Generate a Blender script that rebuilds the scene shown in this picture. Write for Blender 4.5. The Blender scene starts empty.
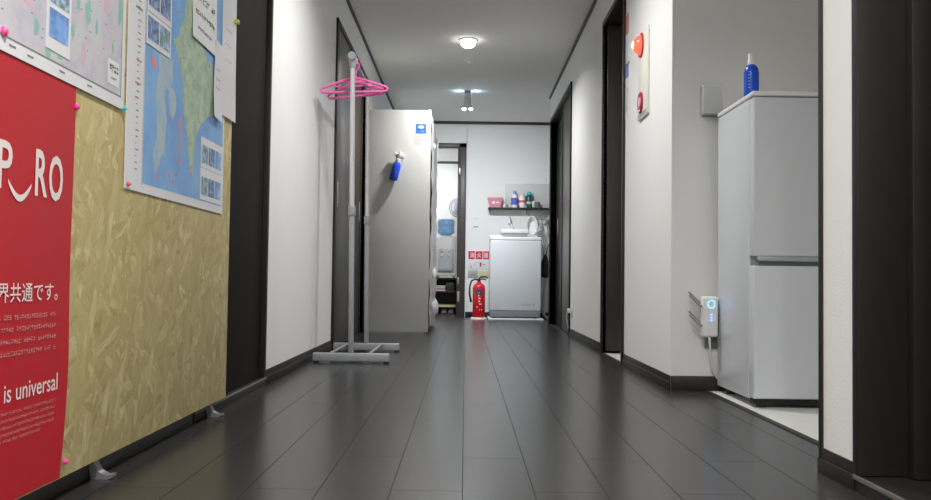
import bpy, bmesh, math, random
from mathutils import Vector, Matrix, Euler

# ------------------------------------------------------------------ camera, world, exposure
SC = bpy.context.scene
COL = SC.collection
cam = bpy.data.cameras.new('camera')
camo = bpy.data.objects.new('camera', cam)
COL.objects.link(camo)
cam.sensor_width = 36.0
cam.lens = 36.0 * 850.0 / 931.0
cam.clip_start = 0.02
camo.matrix_world = (Matrix.Translation((0, 0, 0.45)) @ Matrix.Rotation(math.radians(90) + math.atan(29 / 850), 4, 'X')
                     @ Matrix.Rotation(math.radians(0.75), 4, 'Z'))
SC.camera = camo
w = bpy.data.worlds.new('world')
SC.world = w
w.use_nodes = True
w.node_tree.nodes['Background'].inputs[0].default_value = (0.5, 0.52, 0.56, 1)
w.node_tree.nodes['Background'].inputs[1].default_value = 0.05
SC.view_settings.view_transform = 'Standard'
SC.view_settings.look = 'None'
SC.view_settings.gamma = 1
SC.view_settings.use_curve_mapping = False
SC.view_settings.exposure = 0.35

LAMP_W = (1.0, 0.985, 0.955)


def area(name, loc, size, power, color=LAMP_W, spread=150, rot=(0, 0, 0)):
    l = bpy.data.lights.new(name, 'AREA')
    l.shape = 'DISK'
    l.size = size
    l.energy = power
    l.color = color
    l.spread = math.radians(spread)
    o = bpy.data.objects.new(name, l)
    o.location = loc
    o.rotation_euler = rot
    COL.objects.link(o)
    return o


CEIL = 2.34
XR, XL = 0.86, -0.83
YB = 10.15
for nm, x, y, p in (('lamp_light', 0.0, 6.66, 17), ('lamp_light', 0.0, 3.76, 17), ('lamp_light', 0.0, 0.9, 26), ('lamp_light', 0.0, -0.9, 30)):  # last lamp is added behind the camera to brighten the refrigerator front
    area(nm, (x, y, CEIL - 0.072), 0.10, p, spread=150)
area('room_light', (-0.5, 11.6, 2.3), 0.4, 17, (0.97, 0.99, 1.0), 175)
area('side_room_light', (1.6, 4.9, 2.3), 0.3, 5, spread=175)
R90 = math.radians(90)

# ------------------------------------------------------------------ helpers
rng = random.Random(7)


class MB:
    def __init__(s):
        s.bm = bmesh.new()

    def _xf(s, verts, M):
        if M is not None:
            bmesh.ops.transform(s.bm, matrix=M, verts=verts)

    def box(s, a, b, bev=0.0, seg=2, M=None, mi=0):
        a, b = Vector(a), Vector(b)
        c, d = (a + b) / 2, (b - a)
        r = bmesh.ops.create_cube(s.bm, size=1.0)
        vs = r['verts']
        for v in vs:
            v.co = Vector((v.co.x * abs(d.x), v.co.y * abs(d.y), v.co.z * abs(d.z))) + c
        fs = set(f for v in vs for f in v.link_faces)
        for f in fs:
            f.material_index = mi
        if bev > 0:
            bev = min(bev, 0.49 * min(abs(d.x), abs(d.y), abs(d.z)))
            es = list(set(e for v in vs for e in v.link_edges))
            rr = bmesh.ops.bevel(s.bm, geom=es, offset=bev, segments=seg, affect='EDGES', profile=0.5)
            vs = list(set(v for f in rr['faces'] for v in f.verts) | set(v for v in vs if v.is_valid))
        s._xf([v for v in vs if v.is_valid], M)
        return s

    def lathe(s, prof, c=(0, 0, 0), n=24, M=None, caps=True):
        c = Vector(c)
        rings = []
        allv = []
        for r, z in prof:
            if r < 1e-6:
                v = s.bm.verts.new(c + Vector((0, 0, z)))
                rings.append([v])
                allv.append(v)
            else:
                ring = [s.bm.verts.new(c + Vector((r * math.cos(2 * math.pi * i / n), r * math.sin(2 * math.pi * i / n), z))) for i in range(n)]
                rings.append(ring)
                allv += ring
        for A, B in zip(rings, rings[1:]):
            if len(A) == 1 and len(B) == 1:
                continue
            for i in range(n):
                j = (i + 1) % n
                if len(A) == 1:
                    s.bm.faces.new((A[0], B[j], B[i]))
                elif len(B) == 1:
                    s.bm.faces.new((A[i], A[j], B[0]))
                else:
                    s.bm.faces.new((A[i], A[j], B[j], B[i]))
        if caps:
            if len(rings[0]) > 1:
                s.bm.faces.new(rings[0][::-1])
            if len(rings[-1]) > 1:
                s.bm.faces.new(rings[-1])
        s._xf(allv, M)
        return s

    def tube(s, pts, r, n=10, closed=False, flat=1.0):
        pts = [Vector(p) for p in pts]
        m = len(pts)
        rs = r if isinstance(r, (list, tuple)) else [r] * m
        rings = []
        up = None
        for i, p in enumerate(pts):
            if closed:
                t = (pts[(i + 1) % m] - pts[i - 1]).normalized()
            else:
                t = (pts[min(i + 1, m - 1)] - pts[max(i - 1, 0)]).normalized()
            if up is None:
                up = Vector((0, 0, 1)) if abs(t.z) < 0.9 else Vector((1, 0, 0))
            a = t.cross(up)
            if a.length < 1e-5:
                a = t.orthogonal()
            a.normalize()
            b = a.cross(t).normalized()
            up = b
            rings.append([s.bm.verts.new(p + (a * math.cos(2 * math.pi * k / n) + b * math.sin(2 * math.pi * k / n) * flat) * rs[i]) for k in range(n)])
        rng_ = range(m if closed else m - 1)
        for i in rng_:
            A, B = rings[i], rings[(i + 1) % m]
            for k in range(n):
                j = (k + 1) % n
                s.bm.faces.new((A[k], A[j], B[j], B[k]))
        if not closed:
            s.bm.faces.new(rings[0][::-1])
            s.bm.faces.new(rings[-1])
        return s

    def prism(s, poly, o, u, v, depth):
        """poly 2D list placed at o + a*u + b*v, extruded along u x v by depth"""
        o, u, v = Vector(o), Vector(u), Vector(v)
        nrm = u.cross(v).normalized() * depth
        A = [s.bm.verts.new(o + u * a + v * b) for a, b in poly]
        B = [s.bm.verts.new(o + u * a + v * b + nrm) for a, b in poly]
        s.bm.faces.new(A[::-1])
        s.bm.faces.new(B)
        n = len(poly)
        for i in range(n):
            j = (i + 1) % n
            s.bm.faces.new((A[i], A[j], B[j], B[i]))
        return s

    def sheet(s, fn, nu, nv, th):
        """thin curved sheet: fn(u,v)->(Vector, normal)"""
        F = [[None] * (nv + 1) for _ in range(nu + 1)]
        G = [[None] * (nv + 1) for _ in range(nu + 1)]
        for i in range(nu + 1):
            for j in range(nv + 1):
                p, nn = fn(i / nu, j / nv)
                F[i][j] = s.bm.verts.new(p)
                G[i][j] = s.bm.verts.new(p - nn * th)
        for i in range(nu):
            for j in range(nv):
                s.bm.faces.new((F[i][j], F[i + 1][j], F[i + 1][j + 1], F[i][j + 1]))
                s.bm.faces.new((G[i][j + 1], G[i + 1][j + 1], G[i + 1][j], G[i][j]))
        for i in range(nu):
            s.bm.faces.new((F[i + 1][0], F[i][0], G[i][0], G[i + 1][0]))
            s.bm.faces.new((F[i][nv], F[i + 1][nv], G[i + 1][nv], G[i][nv]))
        for j in range(nv):
            s.bm.faces.new((F[0][j], F[0][j + 1], G[0][j + 1], G[0][j]))
            s.bm.faces.new((F[nu][j + 1], F[nu][j], G[nu][j], G[nu][j + 1]))
        return s


def rootloc(p):
    v = Vector((0, 0, 0))
    while p is not None:
        v += p.location
        p = p.parent
    return v


def build(name, mb, m, parent=None, origin=None):
    """mesh from world coordinates; top-level meshes get their origin at `origin`"""
    off = rootloc(parent) if parent is not None else Vector(origin or (0, 0, 0))
    for v in mb.bm.verts:
        v.co -= off
    bmesh.ops.recalc_face_normals(mb.bm, faces=mb.bm.faces[:])
    me = bpy.data.meshes.new(name)
    mb.bm.to_mesh(me)
    mb.bm.free()
    for mm in (m if isinstance(m, (list, tuple)) else [m]):
        me.materials.append(mm)
    for p in me.polygons:
        p.use_smooth = True
    me.set_sharp_from_angle(angle=math.radians(38))
    o = bpy.data.objects.new(name, me)
    COL.objects.link(o)
    if parent is None:
        o.location = off
    else:
        o.parent = parent
    return o


def tag(o, label=None, cat=None, group=None, kind=None):
    if label: o['label'] = label
    if cat: o['category'] = cat
    if group: o['group'] = group
    if kind: o['kind'] = kind
    return o


def thing(name, label, cat, loc, group=None, kind=None):
    o = bpy.data.objects.new(name, None)
    o.empty_display_size = 0.05
    o.location = loc
    COL.objects.link(o)
    return tag(o, label, cat, group, kind)


def copy_tree(o, parent=None):
    c = o.copy()
    COL.objects.link(c)
    c.parent = parent
    for ch in list(o.children):
        copy_tree(ch, c)
    return c


def text_poly(txt, y0, y1, z0, z1, bold=0.0):
    """text as 2D bmesh geometry fitted to a box; returns (verts2d, faces)"""
    cu = bpy.data.curves.new('lettering', 'FONT')
    cu.body = txt
    cu.size = 1.0
    cu.offset = bold
    cu.resolution_u = 3
    ob = bpy.data.objects.new('lettering', cu)
    COL.objects.link(ob)
    bpy.context.view_layer.update()
    dg = bpy.context.evaluated_depsgraph_get()
    me = bpy.data.meshes.new_from_object(ob.evaluated_get(dg))
    vs = [Vector((v.co.x, v.co.y)) for v in me.vertices]
    fs = [tuple(p.vertices) for p in me.polygons]
    bpy.data.objects.remove(ob)
    bpy.data.curves.remove(cu)
    bpy.data.meshes.remove(me)
    if not vs:
        return [], []
    ax, bx = min(v.x for v in vs), max(v.x for v in vs)
    ay, by = min(v.y for v in vs), max(v.y for v in vs)
    return [((v.x - ax) / (bx - ax) * (y1 - y0) + y0, (v.y - ay) / (by - ay) * (z1 - z0) + z0) for v in vs], fs


def text_on(mb, txt, a0, a1, b0, b1, place, bold=0.0, th=0.0004):
    """letters as thin raised print. place(a,b,d)->Vector"""
    vs, fs = text_poly(txt, a0, a1, b0, b1, bold)
    if not vs:
        return
    V = [mb.bm.verts.new(place(a, b, th)) for a, b in vs]
    for f in fs:
        try:
            mb.bm.faces.new([V[i] for i in f])
        except ValueError:
            pass


def flat_poly(mb, poly, place, d=0.0003):
    V = [mb.bm.verts.new(place(a, b, d)) for a, b in poly]
    mb.bm.faces.new(V)


def scribble(mb, a0, a1, b0, b1, place, d=0.0004, step=None, seed=0):
    """one line of print too small to read: little glyph-like strokes"""
    r = random.Random(seed)
    hgt = b1 - b0
    step = step or hgt * 1.05
    a = a0
    while a < a1 - step * 0.5:
        wv = step * r.uniform(0.7, 0.88)
        for q in range(r.choice((2, 3, 3))):
            zz = b0 + hgt * r.uniform(0.0, 0.85)
            flat_poly(mb, [(a, zz), (a + wv, zz), (a + wv, zz + hgt * 0.13), (a, zz + hgt * 0.13)], place, d)
        xx = a + wv * r.uniform(0.1, 0.75)
        flat_poly(mb, [(xx, b0), (xx + wv * 0.15, b0), (xx + wv * 0.15, b1), (xx, b1)], place, d + 0.00005)
        a += step
        if r.random() < 0.07:
            a += step


# ------------------------------------------------------------------ materials
MATS = {}


def mat(name, col, rough=0.5, metal=0.0, spec=0.5, emit=None, es=0.0, trans=0.0, alpha=1.0, bump=0.0, bscale=60.0, var=0.0, vscale=5.0, coat=0.0, ior=1.45):
    if name in MATS:
        return MATS[name]
    m = bpy.data.materials.new(name)
    m.use_nodes = True
    nt = m.node_tree
    b = nt.nodes['Principled BSDF']
    b.inputs['Base Color'].default_value = (*col, 1)
    b.inputs['Roughness'].default_value = rough
    b.inputs['Metallic'].default_value = metal
    b.inputs['Specular IOR Level'].default_value = spec
    b.inputs['Transmission Weight'].default_value = trans
    b.inputs['Alpha'].default_value = alpha
    b.inputs['Coat Weight'].default_value = coat
    b.inputs['IOR'].default_value = ior
    if emit:
        b.inputs['Emission Color'].default_value = (*emit, 1)
        b.inputs['Emission Strength'].default_value = es
    tc = nt.nodes.new('ShaderNodeTexCoord')
    if var > 0:
        n = nt.nodes.new('ShaderNodeTexNoise')
        n.inputs['Scale'].default_value = vscale
        n.inputs['Detail'].default_value = 3
        nt.links.new(tc.outputs['Object'], n.inputs['Vector'])
        mx = nt.nodes.new('ShaderNodeMix')
        mx.data_type = 'RGBA'
        mx.inputs[6].default_value = (*[c * (1 - var) for c in col], 1)
        mx.inputs[7].default_value = (*[min(1, c * (1 + var)) for c in col], 1)
        nt.links.new(n.outputs['Fac'], mx.inputs[0])
        nt.links.new(mx.outputs[2], b.inputs['Base Color'])
    if bump > 0:
        n = nt.nodes.new('ShaderNodeTexNoise')
        n.inputs['Scale'].default_value = bscale
        n.inputs['Detail'].default_value = 4
        nt.links.new(tc.outputs['Object'], n.inputs['Vector'])
        bp = nt.nodes.new('ShaderNodeBump')
        bp.inputs['Strength'].default_value = bump
        bp.inputs['Distance'].default_value = 0.002
        nt.links.new(n.outputs['Fac'], bp.inputs['Height'])
        nt.links.new(bp.outputs['Normal'], b.inputs['Normal'])
    MATS[name] = m
    return m


def floor_mat():
    m = bpy.data.materials.new('floor_boards')
    m.use_nodes = True
    nt = m.node_tree
    b = nt.nodes['Principled BSDF']
    tc = nt.nodes.new('ShaderNodeTexCoord')
    mp = nt.nodes.new('ShaderNodeMapping')
    mp.inputs['Rotation'].default_value = (0, 0, R90)
    mp.inputs['Location'].default_value = (0, 0, 0)
    nt.links.new(tc.outputs['Object'], mp.inputs['Vector'])
    br = nt.nodes.new('ShaderNodeTexBrick')
    br.offset = 0.37
    br.inputs['Scale'].default_value = 1.0
    br.inputs['Brick Width'].default_value = 0.91
    br.inputs['Row Height'].default_value = 0.152
    br.inputs['Mortar Size'].default_value = 0.0012
    br.inputs['Mortar Smooth'].default_value = 0.2
    br.inputs['Color1'].default_value = (0.029, 0.028, 0.0285, 1)
    br.inputs['Color2'].default_value = (0.034, 0.0325, 0.033, 1)
    br.inputs['Mortar'].default_value = (0.003, 0.003, 0.003, 1)
    nt.links.new(mp.outputs['Vector'], br.inputs['Vector'])
    mp2 = nt.nodes.new('ShaderNodeMapping')
    mp2.inputs['Scale'].default_value = (60, 3, 60)
    nt.links.new(tc.outputs['Object'], mp2.inputs['Vector'])
    n = nt.nodes.new('ShaderNodeTexNoise')
    n.inputs['Scale'].default_value = 1.0
    n.inputs['Detail'].default_value = 5
    nt.links.new(mp2.outputs['Vector'], n.inputs['Vector'])
    mr = nt.nodes.new('ShaderNodeMapRange')
    mr.inputs[3].default_value = 0.92
    mr.inputs[4].default_value = 1.08
    nt.links.new(n.outputs['Fac'], mr.inputs[0])
    mx = nt.nodes.new('ShaderNodeMix')
    mx.data_type = 'RGBA'
    mx.blend_type = 'MULTIPLY'
    mx.inputs[0].default_value = 1.0
    nt.links.new(br.outputs['Color'], mx.inputs[6])
    nt.links.new(mr.outputs[0], mx.inputs[7])
    nt.links.new(mx.outputs[2], b.inputs['Base Color'])
    rr = nt.nodes.new('ShaderNodeMapRange')
    rr.inputs[3].default_value = 0.24
    rr.inputs[4].default_value = 0.26
    nt.links.new(n.outputs['Fac'], rr.inputs[0])
    ma = nt.nodes.new('ShaderNodeMath')
    ma.operation = 'MULTIPLY_ADD'
    ma.inputs[1].default_value = 0.30
    nt.links.new(br.outputs['Fac'], ma.inputs[0])
    nt.links.new(rr.outputs[0], ma.inputs[2])
    nt.links.new(ma.outputs[0], b.inputs['Roughness'])
    sl = nt.nodes.new('ShaderNodeMath')
    sl.operation = 'MULTIPLY_ADD'
    sl.inputs[1].default_value = -0.30
    sl.inputs[2].default_value = 0.5
    nt.links.new(br.outputs['Fac'], sl.inputs[0])
    nt.links.new(sl.outputs[0], b.inputs['Specular IOR Level'])
    return m


def osb_mat():
    m = bpy.data.materials.new('osb_flakes')
    m.use_nodes = True
    nt = m.node_tree
    N, Lk = nt.nodes.new, nt.links.new
    b = nt.nodes['Principled BSDF']
    tc = N('ShaderNodeTexCoord')
    prev = None
    for i, (ang, sx, sy) in enumerate(((0.3, 12, 40), (1.3, 13, 46), (2.2, 11, 40), (0.8, 15, 54), (2.75, 13, 50), (1.8, 16, 46))):
        vr = N('ShaderNodeVectorRotate')
        vr.rotation_type = 'X_AXIS'
        vr.inputs['Angle'].default_value = ang
        Lk(tc.outputs['Object'], vr.inputs['Vector'])
        nz = N('ShaderNodeTexNoise')
        nz.inputs['Scale'].default_value = 9
        Lk(tc.outputs['Object'], nz.inputs['Vector'])
        ad = N('ShaderNodeMix')
        ad.data_type = 'VECTOR'
        ad.inputs[0].default_value = 0.035
        Lk(vr.outputs['Vector'], ad.inputs[4])
        Lk(nz.outputs['Color'], ad.inputs[5])
        mp = N('ShaderNodeMapping')
        mp.inputs['Location'].default_value = (i * 3.1, i * 1.7, i * 5.3)
        mp.inputs['Scale'].default_value = (20, sx, sy)
        Lk(ad.outputs[1], mp.inputs['Vector'])
        vo = N('ShaderNodeTexVoronoi')
        vo.inputs['Scale'].default_value = 1.0
        Lk(mp.outputs['Vector'], vo.inputs['Vector'])
        sp = N('ShaderNodeSeparateColor')
        Lk(vo.outputs['Color'], sp.inputs[0])
        mp2 = N('ShaderNodeMapping')
        mp2.inputs['Scale'].default_value = (10, 18, 130)
        Lk(vr.outputs['Vector'], mp2.inputs['Vector'])
        gr = N('ShaderNodeTexNoise')
        gr.inputs['Scale'].default_value = 1.0
        gr.inputs['Detail'].default_value = 3
        Lk(mp2.outputs['Vector'], gr.inputs['Vector'])
        mi = N('ShaderNodeMath')
        mi.operation = 'MULTIPLY_ADD'
        mi.inputs[1].default_value = 0.52
        Lk(sp.outputs[1], mi.inputs[0])
        m2 = N('ShaderNodeMath')
        m2.operation = 'MULTIPLY'
        m2.inputs[1].default_value = 0.52
        Lk(gr.outputs['Fac'], m2.inputs[0])
        Lk(m2.outputs[0], mi.inputs[2])
        if prev is None:
            prev = mi.outputs[0]
        else:
            mx = N('ShaderNodeMix')
            mx.data_type = 'FLOAT'
            gt = N('ShaderNodeMath')
            gt.operation = 'GREATER_THAN'
            gt.inputs[1].default_value = 0.66
            Lk(sp.outputs[2], gt.inputs[0])
            Lk(gt.outputs[0], mx.inputs[0])
            Lk(prev, mx.inputs[2])
            Lk(mi.outputs[0], mx.inputs[3])
            prev = mx.outputs[0]
    cr = N('ShaderNodeValToRGB')
    e = cr.color_ramp.elements
    e[0].position, e[0].color = 0.14, (0.30, 0.19, 0.065, 1)
    e[1].position, e[1].color = 0.86, (0.84, 0.75, 0.44, 1)
    x = e.new(0.24); x.color = (0.55, 0.44, 0.19, 1)
    x = e.new(0.70); x.color = (0.68, 0.57, 0.28, 1)
    Lk(prev, cr.inputs[0])
    Lk(cr.outputs[0], b.inputs['Base Color'])
    b.inputs['Roughness'].default_value = 0.62
    bp = N('ShaderNodeBump')
    bp.inputs['Strength'].default_value = 0.3
    bp.inputs['Distance'].default_value = 0.001
    Lk(prev, bp.inputs['Height'])
    Lk(bp.outputs['Normal'], b.inputs['Normal'])
    return m


def print_mat(name, c1, c2, c3, scale=9.0, rough=0.35):
    """mottled printed paper (map areas)"""
    m = bpy.data.materials.new(name)
    m.use_nodes = True
    nt = m.node_tree
    N, Lk = nt.nodes.new, nt.links.new
    b = nt.nodes['Principled BSDF']
    tc = N('ShaderNodeTexCoord')
    n = N('ShaderNodeTexNoise')
    n.inputs['Scale'].default_value = scale
    n.inputs['Detail'].default_value = 7
    n.inputs['Roughness'].default_value = 0.62
    Lk(tc.outputs['Object'], n.inputs['Vector'])
    cr = N('ShaderNodeValToRGB')
    e = cr.color_ramp.elements
    e[0].position, e[0].color = 0.36, (*c1, 1)
    e[1].position, e[1].color = 0.66, (*c3, 1)
    x = e.new(0.5); x.color = (*c2, 1)
    Lk(n.outputs['Fac'], cr.inputs[0])
    Lk(cr.outputs[0], b.inputs['Base Color'])
    b.inputs['Roughness'].default_value = rough
    return m


M_wall = mat('white_wallpaper', (0.85, 0.855, 0.85), 0.85, bump=0.45, bscale=170, spec=0.3)
M_ceil = mat('white_ceiling', (0.88, 0.875, 0.85), 0.9, bump=0.15, bscale=90, spec=0.2)
M_dark = mat('dark_brown_trim', (0.017, 0.0135, 0.012), 0.45, var=0.15, vscale=20)
M_leaf = mat('dark_brown_door', (0.030, 0.025, 0.022), 0.35, var=0.15, vscale=12)
M_leafg = mat('satin_grey_brown_door', (0.075, 0.070, 0.066), 0.30, var=0.1, vscale=12)
M_crown = mat('brown_crown', (0.055, 0.047, 0.042), 0.5)
M_sill = mat('worn_sill_edge', (0.16, 0.15, 0.145), 0.4)
M_floor = floor_mat()
M_lightfloor = mat('white_vinyl_floor', (0.72, 0.72, 0.70), 0.45, var=0.05)
M_osb = osb_mat()
M_cab = mat('offwhite_steel', (0.66, 0.665, 0.65), 0.42, bump=0.05, bscale=200)
M_white = mat('white_plastic', (0.82, 0.82, 0.81), 0.4)
M_appl = mat('white_enamel', (0.66, 0.69, 0.73), 0.32, coat=0.2)
M_applgrey = mat('grey_appliance_skirt', (0.22, 0.24, 0.27), 0.5)
M_rack = mat('silver_grey_plastic', (0.33, 0.35, 0.37), 0.38, metal=0.15)
M_chrome = mat('brushed_chrome', (0.66, 0.66, 0.67), 0.32, metal=0.6)
M_pink = mat('pink_plastic', (0.85, 0.16, 0.44), 0.35)
M_blue = mat('deep_blue_plastic', (0.012, 0.10, 0.70), 0.22)
M_bluecl = mat('blue_liquid_bottle', (0.02, 0.09, 0.75), 0.2)
M_red = mat('red_poster', (0.50, 0.012, 0.022), 0.42, var=0.05, vscale=6)
M_paper = mat('white_paper', (0.80, 0.80, 0.80), 0.55)
M_gloss = mat('glossy_white_card', (0.80, 0.80, 0.82), 0.28)
M_ink = mat('black_ink', (0.03, 0.03, 0.03), 0.5)
M_grink = mat('grey_ink', (0.25, 0.25, 0.27), 0.5)
M_whink = mat('white_ink', (0.82, 0.74, 0.72), 0.5)
M_black = mat('black_rubber', (0.015, 0.015, 0.017), 0.5)
M_grey = mat('grey_plastic', (0.35, 0.35, 0.35), 0.5)
M_extred = mat('fire_red', (0.62, 0.010, 0.020), 0.22, coat=0.3)
M_cream = mat('cream_plate', (0.80, 0.79, 0.71), 0.4)
M_clear = mat('clear_plastic', (0.95, 0.97, 0.97), 0.2, alpha=0.25)


# ------------------------------------------------------------------ room shell
def struct(name, mb, m, label, cat):
    return tag(build(name, mb, m), label, cat, kind='structure')


YN = -1.6   # near end of the corridor, behind the camera
T = 0.12
D1 = (1.00, 1.87)      # right door near camera
NI = (2.055, 3.55)     # fridge alcove
D2 = (4.62, 5.30)      # open door on the right
D3 = (6.96, 8.60)      # double sliding door on the right
RE = 8.72              # end of the right wall
LD1 = (2.62, 3.55)
LD2 = (5.32, 6.93)
HD = 2.05

mb = MB().box((XL - 0.3, YN, -0.05), (0.988, YB + 2.4, 0)).box((0.988, YN, -0.05), (1.017, 2.0, 0)).box((0.988, 3.62, -0.05), (1.017, YB + 2.4, 0))
mb.box((1.017, RE, -0.05), (2.2, YB + 2.4, 0))
struct('floor', mb, M_floor, 'dark brown wood plank floor running the length of the corridor', 'floor')
mb = MB().box((1.012, 2.0, -0.05), (2.2, 3.62, 0.0)).box((1.017, 4.0, -0.05), (2.4, 5.6, 0.0))
struct('floor_white', mb, M_lightfloor, 'white vinyl floor under the refrigerator in the alcove', 'floor')
mb = MB().box((0.988, 2.0, -0.05), (1.012, 3.62, 0.003), 0.001)
struct('trim_1', mb, M_dark, 'dark floor edging strip between wood planks and white alcove floor', 'floor trim')
mb = MB().box((1.017, YN, -0.05), (2.2, 2.0, 0))
struct('floor_doorway', mb, M_floor, 'dark floor behind the near right doorway', 'floor')

mb = MB().box((XL - 0.3, YN, CEIL), (2.4, YB + 2.4, CEIL + 0.05))
struct('ceiling', mb, M_ceil, 'plain off-white ceiling above the corridor', 'ceiling')

# left wall
mb = MB()
for a, b in ((YN, LD1[0]), (LD1[1], LD2[0]), (LD2[1], YB)):
    mb.box((XL - T, a, 0), (XL, b, CEIL))
for d in (LD1, LD2):
    mb.box((XL - T, d[0], HD + (0.0 if d is LD2 else 0.3)), (XL, d[1], CEIL))
struct('wall_left', mb, M_wall, 'white textured wall on the left behind the clothes rack', 'wall')
# right wall
mb = MB()
for a, b in ((YN, D1[0]), (D1[1], NI[0]), (NI[1], D2[0]), (D2[1], D3[0]), (D3[1], RE)):
    mb.box((XR, a, 0), (XR + T, b, CEIL))
mb.box((XR, D1[0], 2.3), (XR + T, D1[1], CEIL))
for d in (D2, D3):
    mb.box((XR, d[0], HD + 0.03), (XR + T, d[1], CEIL))
struct('wall_right', mb, M_wall, 'white textured wall on the right carrying the fire alarm plate', 'wall')
# alcove
mb = MB().box((XR + T, NI[1], 0), (2.2, NI[1] + T, CEIL)).box((2.1, NI[0], 0), (2.2, NI[1], CEIL)).box((XR + T, NI[0] - 0.1, 0), (2.1, NI[0], CEIL))
struct('wall_alcove', mb, M_wall, 'white walls of the alcove around the refrigerator', 'wall')
# back wall
DB = (-0.80, -0.086)
mb = MB().box((DB[1] + 0.084, YB, 0), (2.2, YB + T, CEIL)).box((XL - T, YB, 0), (DB[0] - 0.02, YB + T, CEIL)).box((DB[0] - 0.02, YB, 2.075), (DB[1] + 0.09, YB + T, CEIL))
struct('wall_back', mb, M_wall, 'white end wall with the wall shelf and fire sign', 'wall')
mb = MB().box((2.2, RE, 0), (2.3, YB, CEIL)).box((XR + T, RE - 0.1, 0), (2.2, RE, CEIL))
struct('wall_laundry', mb, M_wall, 'white wall hidden beyond the end of the right wall', 'wall')
# room beyond the end door
mb = MB().box((-1.6, 12.4, 0), (1.2, 12.5, CEIL)).box((-1.7, YB + T, 0), (-1.6, 12.4, CEIL)).box((1.2, YB + T, 0), (1.3, 12.4, CEIL))
mb.box((-1.7, 10.15, 0), (XL - T, YB + T, CEIL))
struct('wall_far_room', mb, mat('bright_white_wall', (0.86, 0.87, 0.86), 0.8), 'bright white walls of the room beyond the end doorway', 'wall')
struct('floor_far_room', MB().box((-1.7, YB, -0.05), (XL - 0.3, 12.5, 0)), M_floor, 'dark floor of the room beyond the end doorway', 'floor')
struct('ceiling_far_room', MB().box((-1.7, YB, CEIL), (XL - 0.3, 12.5, CEIL + .05)), M_ceil, 'ceiling of the room beyond the end doorway', 'ceiling')
# rooms behind doors and corridor end
mb = MB().box((2.4, 3.7, 0), (2.5, 5.9, CEIL)).box((XR + T, 5.8, 0), (2.4, 5.9, CEIL)).box((XR + T, 3.7, 0), (2.4, 3.8, CEIL))
struct('wall_side_room', mb, M_wall, 'white walls of the side room behind the open door', 'wall')
struct('wall_near', MB().box((XL - T, YN - 0.1, 0), (2.2, YN, CEIL)), M_wall, 'white wall closing the corridor behind the camera', 'wall')
struct('wall_doorway', MB().box((1.35, YN, 0), (1.45, 2.0, CEIL)), M_wall, 'wall behind the near right doorway', 'wall')


def base(name, segs, side, label):
    mb = MB()
    for a, b in segs:
        if side == 'L':
            mb.box((XL, a, 0), (XL + 0.006, b, 0.060), 0.002).box((XL, a, 0), (XL + 0.010, b, 0.034), 0.002)
        elif side == 'R':
            mb.box((XR - 0.006, a, 0), (XR, b, 0.060), 0.002).box((XR - 0.010, a, 0), (XR, b, 0.034), 0.002)
        elif side == 'Y':
            mb.box((a, YB - 0.010, 0), (b, YB, 0.060), 0.002)
    return struct(name, mb, M_dark, label, 'baseboard')


base('baseboard_left', ((YN, LD1[0] - .03), (LD1[1] + .0, LD2[0] - .03), (6.97, YB)), 'L', 'dark brown baseboard along the left wall')
base('baseboard_right', ((YN, D1[0]), (D1[1], NI[0]), (NI[1], D2[0] - .03), (D2[1] + .02, D3[0] - .03), (D3[1] + .03, RE)), 'R', 'dark brown baseboard along the right wall')
base('baseboard_back', ((DB[1] + .09, 2.2),), 'Y', 'dark brown baseboard along the end wall')
mb = MB().box((XR, NI[1] - 0.012, 0), (2.1, NI[1], 0.06), 0.002)
struct('baseboard_alcove', mb, M_dark, 'dark brown baseboard in the alcove behind the refrigerator', 'baseboard')

# crown trims and corner trims
struct('trim_2', MB().box((XL, YN, CEIL - 0.022), (XL + 0.016, YB, CEIL), 0.003), M_crown, 'thin dark crown strip along the top of the left wall', 'crown trim')
struct('trim_3', MB().box((XR - 0.016, YN, CEIL - 0.022), (XR, RE, CEIL), 0.003), M_crown, 'thin dark crown strip along the top of the right wall', 'crown trim')
struct('trim_4', MB().box((XL, YB - 0.016, CEIL - 0.034), (2.2, YB, CEIL), 0.003), M_crown, 'dark crown strip along the top of the end wall', 'crown trim')
struct('trim_5', MB().box((XR - 0.007, NI[0] - 0.014, 0), (XR + T + .004, NI[0] + 0.001, CEIL - 0.025), 0.002), M_dark, 'dark vertical corner strip on the near edge of the refrigerator alcove', 'corner trim')


# ------------------------------------------------------------------ doors
def door_root(n, label, loc):
    return thing('door_%d' % n, label, 'door', loc, kind='structure')


# door 1: near right, closed, set back in a deep dark frame
r = door_root(1, 'dark brown door in a deep frame at the near right', (XR, 1.43, 0))
y0, y1 = D1
mb = MB()
mb.box((XR - 0.008, y1 - 0.022, 0.036), (XR + 0.14, y1 + 0.004, 2.3), 0.002)
mb.box((XR - 0.008, y0 - 0.004, 0.036), (XR + 0.14, y0 + 0.022, 2.3), 0.002)
mb.box((XR - 0.008, y0, 2.28), (XR + 0.14, y1, 2.31), 0.002)
mb.box((XR + 0.10, y1 - 0.05, 0.036), (XR + 0.145, y1 - 0.022, 2.28), 0.002)
mb.box((XR + 0.10, y0 + 0.022, 0.036), (XR + 0.145, y0 + 0.05, 2.28), 0.002)
build('door_frame', mb, M_dark, r)
build('door_leaf', MB().box((XR + 0.145, y0 + .02, 0.036), (XR + 0.18, y1 - .02, 2.28), 0.002), M_leaf, r)
build('sill', MB().box((XR - 0.006, y0, 0.0), (XR + 0.2, y1, 0.034), 0.002), M_dark, r)
tag(build('sill_edge', MB().box((XR - 0.010, y0, 0.026), (XR - 0.004, y1, 0.036), 0.001), M_sill, r), 'worn light grey front edge of the sill')

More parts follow.
